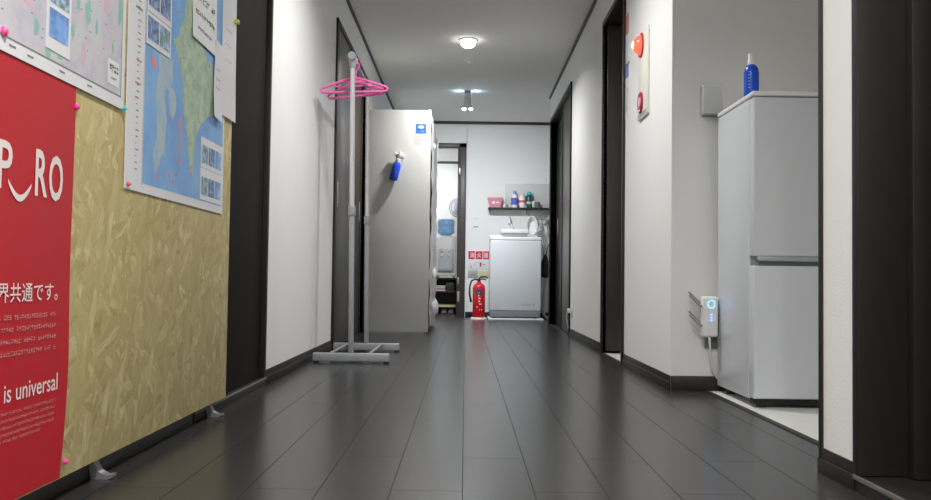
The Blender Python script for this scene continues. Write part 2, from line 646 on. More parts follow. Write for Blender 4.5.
# door 2: right, leaf swung open into the side room
r = door_root(2, 'dark brown door standing open beside the fire alarm plate on the right wall', (XR, 4.96, 0))
y0, y1 = D2
mb = MB()
mb.box((XR - 0.014, y0 - 0.028, 0), (XR + T + .014, y0, HD + 0.03), 0.002)
mb.box((XR - 0.014, y1, 0), (XR + T + .014, y1 + 0.022, HD + 0.03), 0.002)
mb.box((XR - 0.014, y0 - 0.028, HD), (XR + T + .014, y1 + 0.022, HD + 0.03), 0.002)
build('door_frame', mb, M_dark, r)
lf = build('door_leaf', MB().box((XR + 0.012, y1 - 0.045, 0.018), (XR + 0.70, y1 - 0.01, HD - .005), 0.002), M_leaf, r)
build('door_handle', MB().tube([(XR + 0.63, y1 - 0.045, 0.95), (XR + 0.63, y1 - 0.09, 0.95), (XR + 0.53, y1 - 0.095, 0.95)], 0.008), M_chrome, lf)
build('sill', MB().box((XR - 0.005, y0, 0.0), (XR + 0.012, y1, 0.004), 0.002), M_dark, r)
struct('trim_6', MB().box((XR + 0.012, D2[0], -0.001), (1.017, D2[1], 0.003)), M_lightfloor, 'white floor strip showing at the foot of the open right door', 'floor trim')


def slider(n, label, side, y0, y1, mats):
    X = XR if side > 0 else XL
    s = side
    r = door_root(n, label, (X, (y0 + y1) / 2, 0))
    mb = MB()

    def bx(a, ya, b, yb, z0, z1, bev=0.002):
        xa, xb = X + s * a, X + s * b
        return ((min(xa, xb), ya, z0), (max(xa, xb), yb, z1), bev)
    mb.box(*bx(-0.014, y0 - 0.028, T, y0, 0, HD + 0.03))
    mb.box(*bx(-0.014, y1, T, y1 + 0.028, 0, HD + 0.03))
    mb.box(*bx(-0.014, y0 - 0.028, T, y1 + 0.028, HD, HD + 0.035))
    build('door_frame', mb, M_dark, r)
    ym = (y0 + y1) / 2
    for i, (a, b, off) in enumerate(((y0, ym + 0.02, 0.02 if n == 3 else -0.006), (ym - 0.02, y1, 0.062 if n == 3 else 0.030))):
        lf = build('door_leaf', MB().box(*bx(off, a + .002, off + 0.033, b - .002, 0.01, HD - 0.004)), mats[i], r)
        st = MB()
        for yy in ((a + .002), (b - 0.062)):
            st.box(*bx(off - 0.006, yy, off + 0.002, yy + 0.06, 0.01, HD - 0.004))
        build('stile', st, mats[i] if (n == 4 and i == 1) else M_dark, lf)
        hy = a + 0.10 if i == 0 else b - 0.10
        build('finger_pull', MB().box(*bx(off - 0.004, hy - .012, off + 0.001, hy + .012, 0.90, 1.06)), M_chrome, lf)
    build('sill', MB().box(*bx(-0.003, y0, T, y1, 0, 0.006)), M_dark, r)
    return r


slider(3, 'brown double sliding door at the far end of the right wall', 1, D3[0], D3[1], (M_leafg, M_leaf))
slider(4, 'brown double sliding door on the left wall behind the clothes rack', -1, LD2[0], LD2[1], (M_leafg, mat('warm_brown_door', (0.060, 0.050, 0.043), 0.5)))
# door 5: near left, tall dark panel
r = door_root(5, 'tall black-brown door on the left wall just beyond the particle board', (XL, 3.08, 0))
y0, y1 = LD1
mb = MB()
mb.box((XL - 0.06, y1 - 0.024, 0.03), (XL + 0.006, y1 + 0.004, 2.34), 0.002)
mb.box((XL - 0.06, y0, 0.03), (XL + 0.006, y0 + 0.024, 2.34), 0.002)
build('door_frame', mb, M_dark, r)
build('door_leaf', MB().box((XL - 0.05, y0 + .02, 0.03), (XL - 0.015, y1 - .02, 2.34), 0.002), mat('matt_black_brown', (0.018, 0.015, 0.014), 0.75, spec=0.15), r)
build('sill', MB().box((XL - 0.06, y0, 0.0), (XL + 0.008, y1, 0.03), 0.002), M_dark, r)
tag(build('sill_edge', MB().box((XL + 0.004, y0, 0.024), (XL + 0.011, y1, 0.032), 0.001), M_sill, r), 'light grey front edge of the sill')
# door 6: end wall doorway with transom
r = door_root(6, 'dark brown open door frame with transom in the end wall', (-0.44, YB, 0))
mb = MB()
mb.box((DB[1], YB - 0.02, 0), (DB[1] + 0.084, YB + T + .01, 2.075), 0.003)
mb.box((DB[1] - 0.018, YB + 0.04, 0), (DB[1], YB + 0.075, 2.02), 0.002)
mb.box((DB[0] - 0.02, YB - 0.02, 0), (DB[0] + 0.03, YB + T + .01, 2.075), 0.003)
mb.box((DB[0], YB - 0.02, 2.025), (DB[1] + 0.084, YB + T + .01, 2.075), 0.003)
build('door_frame', mb, mat('brown_frame', (0.060, 0.053, 0.048), 0.4), r)
build('transom_bar', MB().box((DB[0], YB + 0.03, 1.838), (DB[1], YB + 0.08, 1.862), 0.002), M_dark, r)
build('transom_pane', MB().box((DB[0] + .03, YB + 0.05, 1.862), (DB[1] - .018, YB + 0.06, 2.025)), mat('frosted_pane', (0.80, 0.81, 0.79), 0.6, trans=0.35), r)
for z0, z1, xx in ((1.70, 1.78, 0.02), (0.39, 0.47, 0.016), (0.18, 0.30, 0.026)):
    tag(build('strike_plate', MB().box((DB[1] - 0.006, YB - 0.023, z0), (DB[1] - 0.006 + xx, YB - 0.017, z1), 0.001), mat('dull_metal', (0.45, 0.45, 0.44), 0.4, metal=0.5), r), 'pale metal plate on the frame')

# ------------------------------------------------------------------ ceiling fixtures
M_glow = mat('lamp_glow', (1, 1, 1), 0.3, emit=(1.0, 0.99, 0.96), es=9.0)
DL = [('round white downlight bulb glowing brightest in mid ceiling', 6.66), ('round white downlight above the clothes rack', 3.76), ('round white downlight nearest the camera', 0.9), ('added round white downlight out of view behind the camera, brightening the refrigerator front', -0.9)]  # the last is an added fill, unseen, for refrigerator, cabinet side and board
for lb, y in DL:
    r = thing('downlight', lb, 'ceiling light', (0.0, y, CEIL), 'corridor downlights')
    build('trim_ring', MB().lathe([(0.075, 0), (0.075, -0.006), (0.066, -0.012), (0.055, -0.010), (0.055, 0)], (0.0, y, CEIL), 32, caps=False), M_white, r)
    build('bulb', MB().lathe([(0.050, -0.004), (0.058, -0.022), (0.054, -0.042), (0.036, -0.058), (0.0, -0.065)], (0.0, y, CEIL), 28), M_glow, r)
r = thing('smoke_detector', 'small white smoke detector disc on the ceiling behind the glowing downlight', 'smoke detector', (0.017, 7.27, CEIL))
build('base', MB().lathe([(0.052, 0), (0.052, -0.012), (0.046, -0.016)], (0.017, 7.27, CEIL), 28), M_white, r)
build('sensor_cap', MB().lathe([(0.034, -0.016), (0.032, -0.030), (0.022, -0.038), (0.0, -0.039)], (0.017, 7.27, CEIL), 28), M_white, r)
SY = 8.49
r = thing('double_spotlight', 'grey ceiling spotlight with two small bulbs hanging near the end wall', 'spotlight', (0, SY, CEIL))
build('ceiling_mount', MB().box((-0.032, SY - 0.032, CEIL - 0.028), (0.032, SY + 0.032, CEIL), 0.004), M_grey, r)
build('stem', MB().box((-0.036, SY - 0.03, CEIL - 0.165), (0.036, SY + 0.03, CEIL - 0.026), 0.008), mat('silver_stem', (0.62, 0.62, 0.60), 0.35, metal=0.2), r)
for sx in (-1, 1):
    hd = build('lamp_head', MB().lathe([(0.012, 0.01), (0.020, 0.005), (0.022, -0.012), (0.020, -0.012)], (sx * 0.034, SY, CEIL - 0.165), 20), M_grey, r)
    build('bulb', MB().lathe([(0.020, -0.010), (0.019, -0.020), (0.011, -0.028), (0.0, -0.030)], (sx * 0.034, SY, CEIL - 0.165), 16), mat('spot_glow', (1, 1, 1), 0.3, emit=(0.93, 0.97, 1.0), es=14.0), hd)
for sx in (-1, 1):
    area('spot_light', (sx * 0.045, SY, CEIL - 0.205), 0.04, 9.5, (0.95, 0.98, 1.0), 150, (math.radians(28), 0, 0))
    # side slots of the mount throw the bluish fans along the ceiling
    pl_ = bpy.data.lights.new('slot_light', 'POINT')
    pl_.energy = 0.30
    pl_.color = (0.45, 0.76, 1.0)
    pl_.shadow_soft_size = 0.008
    po = bpy.data.objects.new('slot_light', pl_)
    po.location = (sx * 0.085, SY, CEIL - 0.022)
    COL.objects.link(po)

# ------------------------------------------------------------------ particle board partition on the left
BX = -0.79
r = thing('notice_board', 'particle board notice partition on metal feet along the left wall', 'notice board', (BX, 2.0, 0))
build('panel', MB().box((BX - 0.018, 0.60, 0.048), (BX, 2.838, 1.86), 0.001), M_osb, r)
for y in (0.9, 1.895, 2.74):
    mb = MB()
    prof = [(-0.020, 0.12), (-0.020, 0.035), (-0.010, 0.016), (0.006, 0.008), (0.020, 0.010), (0.020, 0.003), (0.010, 0.0), (-0.026, 0.0), (-0.032, 0.03), (-0.028, 0.12)]
    mb.prism([(a, b) for a, b in prof], (BX - 0.0, y - 0.013, 0), (1, 0, 0), (0, 0, 1), -0.026)
    build('foot', mb, mat('foot_metal', (0.25, 0.25, 0.26), 0.35, metal=0.4), r)


def on_board(lift):
    return lambda a, b, d=0.0: Vector((BX + lift + d, a, b))


def rect(a0, a1, b0, b1):
    return [(a0, b0), (a1, b0), (a1, b1), (a0, b1)]


# red poster
RX = 0.0012


def redfn(u, v):
    z = 0.052 + v * 0.80
    yr = 1.697 - 0.026 * max(0, (0.30 - z) / 0.25) ** 1.6
    y = 1.16 + u * (yr - 1.16)
    lift = 0.0015 + 0.004 * max(0, u - 0.9) * 10 * max(0, 0.5 - v) + 0.0010 * math.sin(v * 9) * u
    return Vector((BX + lift + 0.0008, y, z)), Vector((1, 0, 0))


r = thing('red_poster', 'red vertical banner poster with white lettering at the left edge', 'poster', (BX, 1.45, 0.05))
build('sheet', MB().sheet(redfn, 40, 30, 0.0006), M_red, r)
pl = on_board(0.0035)
mb = MB()
text_on(mb, 'SAPP', 1.254, 1.466, 0.592, 0.677, pl, 0.012)
text_on(mb, 'R', 1.545, 1.590, 0.592, 0.678, pl, 0.02)
text_on(mb, 'O', 1.596, 1.651, 0.588, 0.676, pl, 0.02)
arc = []
for i in range(13):
    t = i / 12
    arc.append((1.454 + 0.078 * t, 0.612 - 0.024 * math.sin(math.pi * t)))
for i in range(12, -1, -1):
    t = i / 12
    arc.append((1.454 + 0.078 * t, 0.605 - (0.029 * math.sin(math.pi * t) ** 0.9)))
for i in range(12):
    flat_poly(mb, [arc[i], arc[i + 1], arc[24 - i], arc[25 - i]], pl, 0.0004)
tag(build('big_lettering', mb, M_whink, r), 'large white capitals with a smile-shaped underline')
mb = MB()
text_on(mb, '世界共通です。', 1.392, 1.643, 0.3985, 0.433, pl, 0.004)
build('headline_lettering', mb, M_whink, r)
mb = MB()
text_on(mb, 'is universal', 1.462, 1.653, 0.2265, 0.2585, pl, 0.006)
text_on(mb, 'Smile', 1.362, 1.448, 0.2265, 0.2585, pl, 0.006)
build('slogan_lettering', mb, M_whink, r)
M_faint = mat('faint_print', (0.66, 0.30, 0.30), 0.5)
mb = MB()
for i, (z, ye) in enumerate(((0.373, 1.652), (0.352, 1.655), (0.331, 1.652), (0.310, 1.652))):
    scribble(mb, 1.25, ye - .01, z - 0.0045, z + 0.0045, pl, step=0.0085, seed=i)
for i, (z, ye) in enumerate(((0.208, 1.66), (0.196, 1.658), (0.184, 1.652), (0.172, 1.650), (0.161, 1.60))):
    scribble(mb, 1.25, ye - .01, z - 0.003, z + 0.0025, pl, step=0.0045, seed=20 + i)
tag(build('small_print', mb, M_faint, r), 'rows of faint pale print')

# left map (city map)
MZ = 0.0055
r = thing('city_map', 'pale lavender city map with white border pinned above the red poster', 'map', (BX, 1.5, 0.82))
build('sheet', MB().box((BX + MZ - 0.0012, 0.98, 0.825), (BX + MZ, 1.928, 1.50)), M_gloss, r)
pl = on_board(MZ)
mb = MB()
flat_poly(mb, rect(1.0, 1.908, 0.853, 1.48), pl, 0.0003)
build('printed_area', mb, print_mat('city_print', (0.52, 0.52, 0.60), (0.62, 0.58, 0.64), (0.60, 0.64, 0.64), 16), r)
mb = MB()
for a in (rect(1.0, 1.910, 0.850, 0.8525), rect(1.907, 1.910, 0.85, 1.48)):
    flat_poly(mb, a, pl, 0.0005)
rr = random.Random(3)
for i in range(60):   # street names and marks
    a, b = rr.uniform(1.40, 1.88), rr.uniform(0.87, 1.25)
    flat_poly(mb, rect(a, a + rr.uniform(0.003, 0.010), b, b + 0.0025), pl, 0.0005)
for a, b in ((1.44, .838), (1.50, .836), (1.62, .838), (1.74, .838)):
    flat_poly(mb, rect(a, a + 0.022, b, b + 0.004), pl, 0.0005)
build('map_lines', mb, M_grink, r)
mb = MB()


def blob(cx, cy, rx, ry, n=12, seed=0, jag=0.25):
    q = random.Random(seed)
    return [(cx + rx * math.cos(2 * math.pi * i / n) * q.uniform(1 - jag, 1 + jag), cy + ry * math.sin(2 * math.pi * i / n) * q.uniform(1 - jag, 1 + jag)) for i in range(n)]


for i, (cx, cy, rx, ry) in enumerate(((1.528, 0.90, 0.009, 0.020), (1.735, 0.990, 0.014, 0.040), (1.895, 1.04, 0.013, 0.048), (1.575, 0.862, 0.012, 0.012), (1.62, 0.87, 0.012, 0.012), (1.67, 0.93, 0.008, 0.02), (1.69, 1.0, 0.008, 0.03), (1.775, 0.97, 0.008, 0.025), (1.86, 0.95, 0.006, 0.02), (1.47, 1.02, .012, .03), (1.80, 1.12, .02, .02))):
    mb = MB()
    flat_poly(mb, blob(cx, cy, rx * 0.9, ry * 0.75, seed=i, jag=0.35), pl, 0.0006)
    tag(build('green_patch', mb, mat('map_green', (0.28, 0.54, 0.46), 0.4), r), 'teal green park patch')
mb = MB()
for i, (cx, cy, rx, ry) in enumerate(((1.72, 0.90, 0.012, 0.025), (1.50, 0.94, 0.02, 0.02), (1.60, 0.99, 0.02, 0.03), (1.82, 1.03, 0.012, 0.02))):
    mb = MB()
    flat_poly(mb, blob(cx, cy, rx, ry, seed=30 + i), pl, 0.00055)
    build('pink_patch', mb, mat('map_pink', (0.68, 0.48, 0.58), 0.4), r)
mb = MB()
flat_poly(mb, rect(1.836, 1.896, 0.868, 0.922), pl, 0.0008)
tb = build('title_box', mb, M_paper, r)
mb = MB()
scribble(mb, 1.845, 1.890, 0.895, 0.914, pl, 0.0012, step=0.012, seed=5)
scribble(mb, 1.852, 1.884, 0.880, 0.886, pl, 0.0012, seed=6)
build('title_print', mb, M_ink, tb)

# right map (sea map)
MX = 0.0035
r = thing('sea_map', 'tall blue sea map with pale green land and white border', 'map', (BX, 2.34, 0.65))
build('sheet', MB().box((BX + MX - 0.0012, 1.948, 0.649), (BX + MX, 2.738, 1.76)), M_gloss, r)
pl = on_board(MX)
mb = MB()
flat_poly(mb, rect(2.055, 2.722, 0.672, 1.74), pl, 0.0003)
build('sea', mb, print_mat('sea_print', (0.16, 0.36, 0.72), (0.20, 0.43, 0.78), (0.26, 0.50, 0.80), 6), r)
mb = MB()
land = [(2.36, 1.74), (2.36, 1.40), (2.345, 1.22), (2.32, 1.15), (2.29, 1.10), (2.25, 1.08), (2.30, 1.02), (2.33, .98), (2.34, .92), (2.36, 0.86), (2.385, .80), (2.40, 0.745), (2.425, 0.735), (2.435, .79), (2.45, .85), (2.50, .90), (2.56, .93), (2.62, .95), (2.66, .99), (2.65, 1.04), (2.60, 1.09), (2.55, 1.10), (2.50, 1.14), (2.47, 1.20), (2.46, 1.32), (2.47, 1.5), (2.46, 1.74)]
q = random.Random(4)
land2 = []
for i, p in enumerate(land):
    n = land[(i + 1) % len(land)]
    land2.append(p)
    if abs(p[1] - 1.74) > .01:
        land2.append(((p[0] + n[0]) / 2 + q.uniform(-.012, .012), (p[1] + n[1]) / 2 + q.uniform(-.008, .008)))
flat_poly(mb, land2, pl, 0.0005)
build('main_land', mb, print_mat('land_print', (0.28, 0.46, 0.36), (0.42, 0.55, 0.40), (0.58, 0.62, 0.48), 22), r)
mb = MB()
flat_poly(mb, blob(2.17, 0.86, 0.035, 0.13, 18, 2, .2), pl, 0.00045)
flat_poly(mb, blob(2.20, 0.99, 0.055, 0.05, 18, 3, .2), pl, 0.0005)
flat_poly(mb, blob(2.25, 0.91, 0.035, 0.04, 14, 8, .2), pl, 0.0005)
flat_poly(mb, blob(2.14, 0.75, 0.018, 0.04, 14, 9, .2), pl, 0.0005)
build('island_land', mb, print_mat('shoal_print', (0.30, 0.48, 0.70), (0.42, 0.55, 0.62), (0.50, 0.58, 0.52), 20), r)
mb = MB()
flat_poly(mb, [(2.085, 1.0), (2.13, 0.985), (2.125, 0.965), (2.095, 0.975)], pl, 0.0008)
for i in range(6):
    flat_poly(mb, blob(2.315, 0.76 + i * 0.022, 0.008, 0.012, 8, i, .3), pl, 0.0007)
for i, (a, b) in enumerate(((2.24, .715), (2.27, .70), (2.29, .72), (2.15, .70), (2.42, .74))):
    flat_poly(mb, blob(a, b, 0.008, 0.008, 8, i + 9, .3), pl, 0.0007)
tag(build('coral_marks', mb, mat('coral_print', (0.80, 0.28, 0.30), 0.5), r), 'coral pink route marks')
mb = MB()
rr = random.Random(9)
for i in range(44):
    b = 0.70 + i * 0.0155
    flat_poly(mb, rect(2.005, 2.005 + rr.uniform(0.006, 0.022), b, b + 0.003), pl, 0.0005)
for i in range(16):
    a, b = rr.uniform(2.30, 2.60), rr.uniform(0.85, 1.25)
    flat_poly(mb, rect(a, a + rr.uniform(0.006, 0.014), b, b + 0.004), pl, 0.0008)
flat_poly(mb, rect(1.99, 2.03, 1.083, 1.089), pl, 0.0005)
flat_poly(mb, rect(2.05, 2.0515, 0.668, 1.74), pl, 0.0005)
build('map_lines', mb, M_grink, r)
mb = MB()
for z, y0, y1 in ((0.905, 1.995, 2.03), (0.87, 1.995, 2.02), (0.96, 2.0, 2.03)):
    flat_poly(mb, rect(y0, y1, z, z + 0.003), pl, 0.0006)
build('legend_marks', mb, mat('legend_red', (0.6, 0.15, 0.15), 0.5), r)
mb = MB()
flat_poly(mb, rect(2.50, 2.722, 0.676, 0.770), pl, 0.0008)
flat_poly(mb, rect(2.50, 2.722, 0.772, 0.862), pl, 0.0008)
ib = build('inset_box', mb, M_paper, r)
M_ph1 = print_mat('landscape_photo', (0.10, 0.20, 0.08), (0.25, 0.38, 0.55), (0.60, 0.70, 0.85), 55)
M_ph2 = print_mat('city_photo', (0.05, 0.07, 0.10), (0.15, 0.25, 0.50), (0.45, 0.55, 0.75), 60)
M_ph3 = print_mat('sky_photo', (0.12, 0.25, 0.60), (0.22, 0.42, 0.80), (0.55, 0.68, 0.90), 18)
for k in range(6):
    a = 2.51 + (k % 3) * 0.068
    b = 0.690 if k < 3 else 0.785
    mb = MB()
    flat_poly(mb, rect(a, a + 0.062, b, b + 0.055), pl, 0.0012)
    build('inset_photo', mb, (M_ph1, M_ph2, M_ph3)[k % 3], ib)


def card(name, label, cat, lift, a0, a1, b0, b1, tilt, photos=(), m=None, curl=0.0, lines=(), group=None):
    """small card pinned on the board; tilt in degrees about the board normal"""
    ca, cb = (a0 + a1) / 2, (b0 + b1) / 2
    t = math.radians(tilt)
    r = thing(name, label, cat, (BX + lift, ca, b0), group)

    def P(a, b, d=0.0):
        cu = curl * max(0.0, (cb + (b1 - b0) * 0.1 - b) / (b1 - b0)) ** 2
        da, db = a - ca, b - cb
        return Vector((BX + lift + d + cu, ca + da * math.cos(t) - db * math.sin(t), cb + da * math.sin(t) + db * math.cos(t)))
    mb = MB().sheet(lambda u, v: (P(a0 + u * (a1 - a0), b0 + v * (b1 - b0)), Vector((1, 0, 0))), 6, 10, 0.0006)
    s = build('card' if photos else 'sheet', mb, m or M_gloss, r)
    for (p0, p1, q0, q1, pm) in photos:
        mb = MB()
        N = 6
        for j in range(N):
            z0, z1 = q0 + (q1 - q0) * j / N, q0 + (q1 - q0) * (j + 1) / N
            mb.bm.faces.new([mb.bm.verts.new(P(a, b, 0.0006)) for a, b in ((p0, z0), (p1, z0), (p1, z1), (p0, z1))])
        build('photo', mb, pm, r)
    if lines:
        mb = MB()
        for i, (l0, l1, z, hh) in enumerate(lines):
            scribble(mb, l0, l1, z, z + hh, P, 0.0006, seed=i + int(lift * 1e5))
        build('print', mb, M_ink, r)
    return r


card('photo_card', 'white-framed holiday snapshot pinned over the lavender city map', 'photo card', 0.0070, 1.563, 1.659, 0.870, 1.035, -0.6,
     ((1.573, 1.649, 0.894, 0.949, M_ph3), (1.573, 1.649, 0.960, 1.015, M_ph1)))
card('photo_card', 'white card with two building pictures at the top left of the sea map', 'photo card', 0.0055, 2.055, 2.225, 1.018, 1.098, 1.0,
     ((2.062, 2.135, 1.032, 1.088, M_ph2), (2.142, 2.215, 1.032, 1.088, M_ph1)))
card('photo_card', 'upper white card with two night pictures above the building pictures', 'photo card', 0.0055, 2.055, 2.225, 1.100, 1.185, 1.0,
     ((2.062, 2.135, 1.115, 1.175, M_ph2), (2.142, 2.215, 1.115, 1.175, M_ph2)))
card('notice_sheet', 'white notice with black writing overlapping the right side of the sea map', 'notice', 0.0050, 2.395, 2.625, 1.13, 1.42, -0.5, (), M_paper, 0.010,
     ((2.42, 2.60, 1.205, .016), (2.44, 2.58, 1.165, .010), (2.42, 2.60, 1.25, .020)))
card('notice_sheet', 'narrow white leaflet with curled lower corner between two larger notices', 'notice', 0.0090, 2.60, 2.685, 0.935, 1.18, -5.0, (), M_gloss, 0.020,
     ((2.62, 2.66, 1.03, .006), (2.62, 2.66, 1.06, .006), (2.62, 2.66, 1.09, .006)))
card('notice_sheet', 'long white sheet hanging over the far edge of the particle board', 'notice', 0.0055, 2.688, 2.850, 0.965, 1.44, 1.0, (), M_gloss, 0.006,
     ((2.72, 2.80, 1.15, .004), (2.72, 2.80, 1.20, .004), (2.72, 2.80, 1.25, .004)))


def pin(label, y, z, col, lift, r=0.007):
    m = mat('pin_%.2f_%.2f' % (col[0], col[1]), col, 0.3)
    t = thing('pushpin', label, 'pushpin', (BX + lift, y, z), 'pushpins on the notice board')
    M = Matrix.Translation((BX + lift, y, z)) @ Matrix.Rotation(R90, 4, 'Y')
    build('pin_head', MB().lathe([(r, 0.0), (r, 0.003), (r * .7, 0.004), (r * .5, 0.007), (0, 0.008)], (0, 0, 0), 14, M=M), m, t)
    build('pin_point', MB().lathe([(0.0006, -0.004), (0.0006, 0.001)], (0, 0, 0), 6, M=M), M_chrome, t)


pin('bright pink pushpin at the lower left of the lavender city map', 1.420, 0.857, (0.95, 0.10, 0.35), 0.0060, 0.009)
pin('turquoise pushpin between the two maps', 1.926, 0.828, (0.02, 0.50, 0.62), 0.0060, 0.006)
pin('coral pushpin at the bottom left corner of the sea map', 1.965, 0.660, (0.75, 0.12, 0.08), 0.0045, 0.006)
pin('magenta pushpin at the top right corner of the red poster', 1.698, 0.785, (0.85, 0.03, 0.30), 0.0030, 0.007)
pin('pink pushpin at the bottom corner of the red poster', 1.690, 0.080, (0.85, 0.06, 0.30), 0.0045, 0.006)
r = thing('binder_clip', 'tiny yellow clip on the far edge of the notice board', 'clip', (BX, 2.84, 1.305))
build('clip_body', MB().box((BX - 0.024, 2.826, 1.298), (BX + 0.018, 2.845, 1.312), 0.002), mat('clip_yellow', (0.55, 0.60, 0.08), 0.4), r)

# ------------------------------------------------------------------ clothes rack
RXC = -0.597
NY, FY = 4.50, 5.20
r = thing('clothes_rack', 'grey free-standing clothes rack with a rolling style frame by the left wall', 'clothes rack', (RXC, (NY + FY) / 2, 0))
for y in (NY, FY):
    bm_ = build('base_beam', MB().box((-0.797, y - 0.018, 0.008), (-0.394, y + 0.018, 0.052), 0.006, 3), M_rack, r)
    for x in (-0.78, -0.41):
        build('foot_pad', MB().box((x - 0.014, y - 0.014, 0.0), (x + 0.014, y + 0.014, 0.010), 0.002), M_black, bm_)
for x in (-0.705, -0.50):
    build('cross_bar', MB().tube([(x, NY, 0.048), (x, FY, 0.048)], 0.008, 10), M_rack, r)
for y in (NY, FY):
    build('lower_post', MB().box((RXC - 0.0135, y - 0.014, 0.05), (RXC + 0.0135, y + 0.014, 0.80), 0.006, 3), M_rack, r)
    build('collar', MB().box((RXC - 0.018, y - 0.019, 0.775), (RXC + 0.018, y + 0.019, 0.83), 0.007, 3), M_rack, r)
    build('upper_post', MB().lathe([(0.0135, 0.82), (0.0135, 1.59)], (RXC, y, 0), 16), M_chrome, r)
    build('corner_joint', MB().lathe([(0.016, 1.565), (0.019, 1.59), (0.020, 1.62), (0.016, 1.642), (0.0, 1.648)], (RXC, y, 0), 16), M_rack, r)
build('hanging_rail', MB().tube([(RXC, NY - 0.03, 1.622), (RXC, FY + 0.03, 1.622)], 0.0125, 14), M_rack, r)
build('rail_cap', MB().tube([(RXC, NY - 0.045, 1.624), (RXC, NY - 0.02, 1.624)], 0.021, 14), M_rack, r)


for ch in r.children:      # the rack leans slightly towards the wall
    if ch.name.split('.')[0] not in ('base_beam', 'cross_bar'):
        for v in ch.data.vertices:
            v.co.x -= 0.0115 * max(0.0, v.co.z - 0.05)


def hanger_proto():
    h = thing('clothes_hanger', 'pink plastic clothes hanger nearest on the rack rail', 'clothes hanger', (0, 0, 0), 'pink hangers on the rack rail')
    W2 = 0.180
    pts = [(-0.012, 0, -0.098), (-0.05, 0, -0.108), (-W2 + 0.03, 0, -0.142), (-W2 + 0.008, 0, -0.150), (-W2, 0, -0.161), (-W2 + 0.008, 0, -0.171), (-W2 + 0.03, 0, -0.174), (-0.08, 0, -0.174), (0.08, 0, -0.174),
           (W2 - 0.03, 0, -0.174), (W2 - 0.008, 0, -0.171), (W2, 0, -0.161), (W2 - 0.008, 0, -0.150), (W2 - 0.03, 0, -0.142), (0.05, 0, -0.108), (0.012, 0, -0.098)]
    build('frame', MB().tube(pts, 0.0072, 10, closed=True), M_pink, h)
    hk = [(0, 0, -0.098), (0, 0, -0.045), (0.004, 0, -0.034), (0.016, 0, -0.026)]
    R = 0.022
    hk = [(0, 0, -0.100), (0, 0, -0.040), (0.003, 0, -0.030)]
    for i in range(11):
        a = math.radians(-60 + i * 24)
        hk.append((R * math.cos(a) - 0.002, 0, -0.007 + R * math.sin(a)))
    build('hook', MB().tube(hk, 0.0055, 8), M_pink, h)
    nb = MB().box((-0.045, -0.004, -0.125), (0.045, 0.004, -0.112), 0.003)
    nb.tube([(-0.105, 0, -0.124), (-0.105, 0, -0.139), (-0.085, 0, -0.145), (-0.072, 0, -0.136)], 0.0045, 8)
    nb.tube([(0.105, 0, -0.124), (0.105, 0, -0.139), (0.085, 0, -0.145), (0.072, 0, -0.136)], 0.0045, 8)
    nb.tube([(-0.06, 0, -0.118), (0.06, 0, -0.118)], 0.0045, 8)
    build('strap_notch', nb, M_pink, h)
    return h


h0 = hanger_proto()
HL = [(4.545, 3, 2.6, 'nearest pink plastic clothes hanger on the rack rail, squarest to the camera'), (4.65, -24, 0.5, 'pink plastic clothes hanger turned askew behind the nearest hanger')]
for i, (y, rz, ry, lb) in enumerate(HL):
    h = h0 if i == 0 else copy_tree(h0)
    h.location = (RXC - 0.020, y, 1.622)
    h.rotation_euler = (0, math.radians(-ry), math.radians(rz))
    h['label'] = lb

# ------------------------------------------------------------------ tall cabinet on the left
CY0, CY1 = 6.95, 8.30
CX0, CX1 = -0.80, -0.298
CH = 1.828
r = thing('tall_cabinet', 'tall off-white steel cabinet beside the clothes rack on the left wall', 'cabinet', (-0.54, 7.6, 0))
build('body', MB().box((CX0, CY0, 0.02), (CX1 - 0.02, CY1, CH), 0.004).box((CX0, CY0, 0.0), (CX1 - 0.03, CY1, 0.02)), M_cab, r)
build('side_panel', MB().box((CX0 - 0.002, CY0 - 0.012, 0.012), (CX1, CY0 + 0.002, CH + 0.004), 0.003), M_cab, r)
for i in range(3):
    y0 = CY0 + 0.005 + i * 0.448
    for z0, z1 in ((0.05, 0.93), (0.95, 1.84)):
        d = build('door', MB().box((CX1 - 0.02, y0, z0), (CX1 + 0.0, y0 + 0.44, z1), 0.004), M_white, r)
        zz = 0.80 if z0 < 0.5 else 1.16
        build('handle', MB().tube([(CX1 - .004, y0 + 0.04, zz - 0.05), (CX1 - 0.001, y0 + 0.04, zz - 0.04), (CX1 - 0.001, y0 + 0.04, zz + 0.04), (CX1 - .004, y0 + 0.04, zz + 0.05)], 0.003, 8), M_white, d)
# creased plastic cover and bags on the cabinet front (seen edge-on)
def coverfn(u, v):
    y = CY0 + 0.02 + u * (CY1 - CY0 - 0.04)
    z = 0.06 + v * 1.72
    dx = 0.014 + 0.004 * math.sin(y * 31 + z * 5) + 0.004 * math.sin(z * 23 + y * 9) + 0.002 * math.sin(z * 61)
    return Vector((CX1 + dx - 0.002, y, z)), Vector((1, 0, 0))


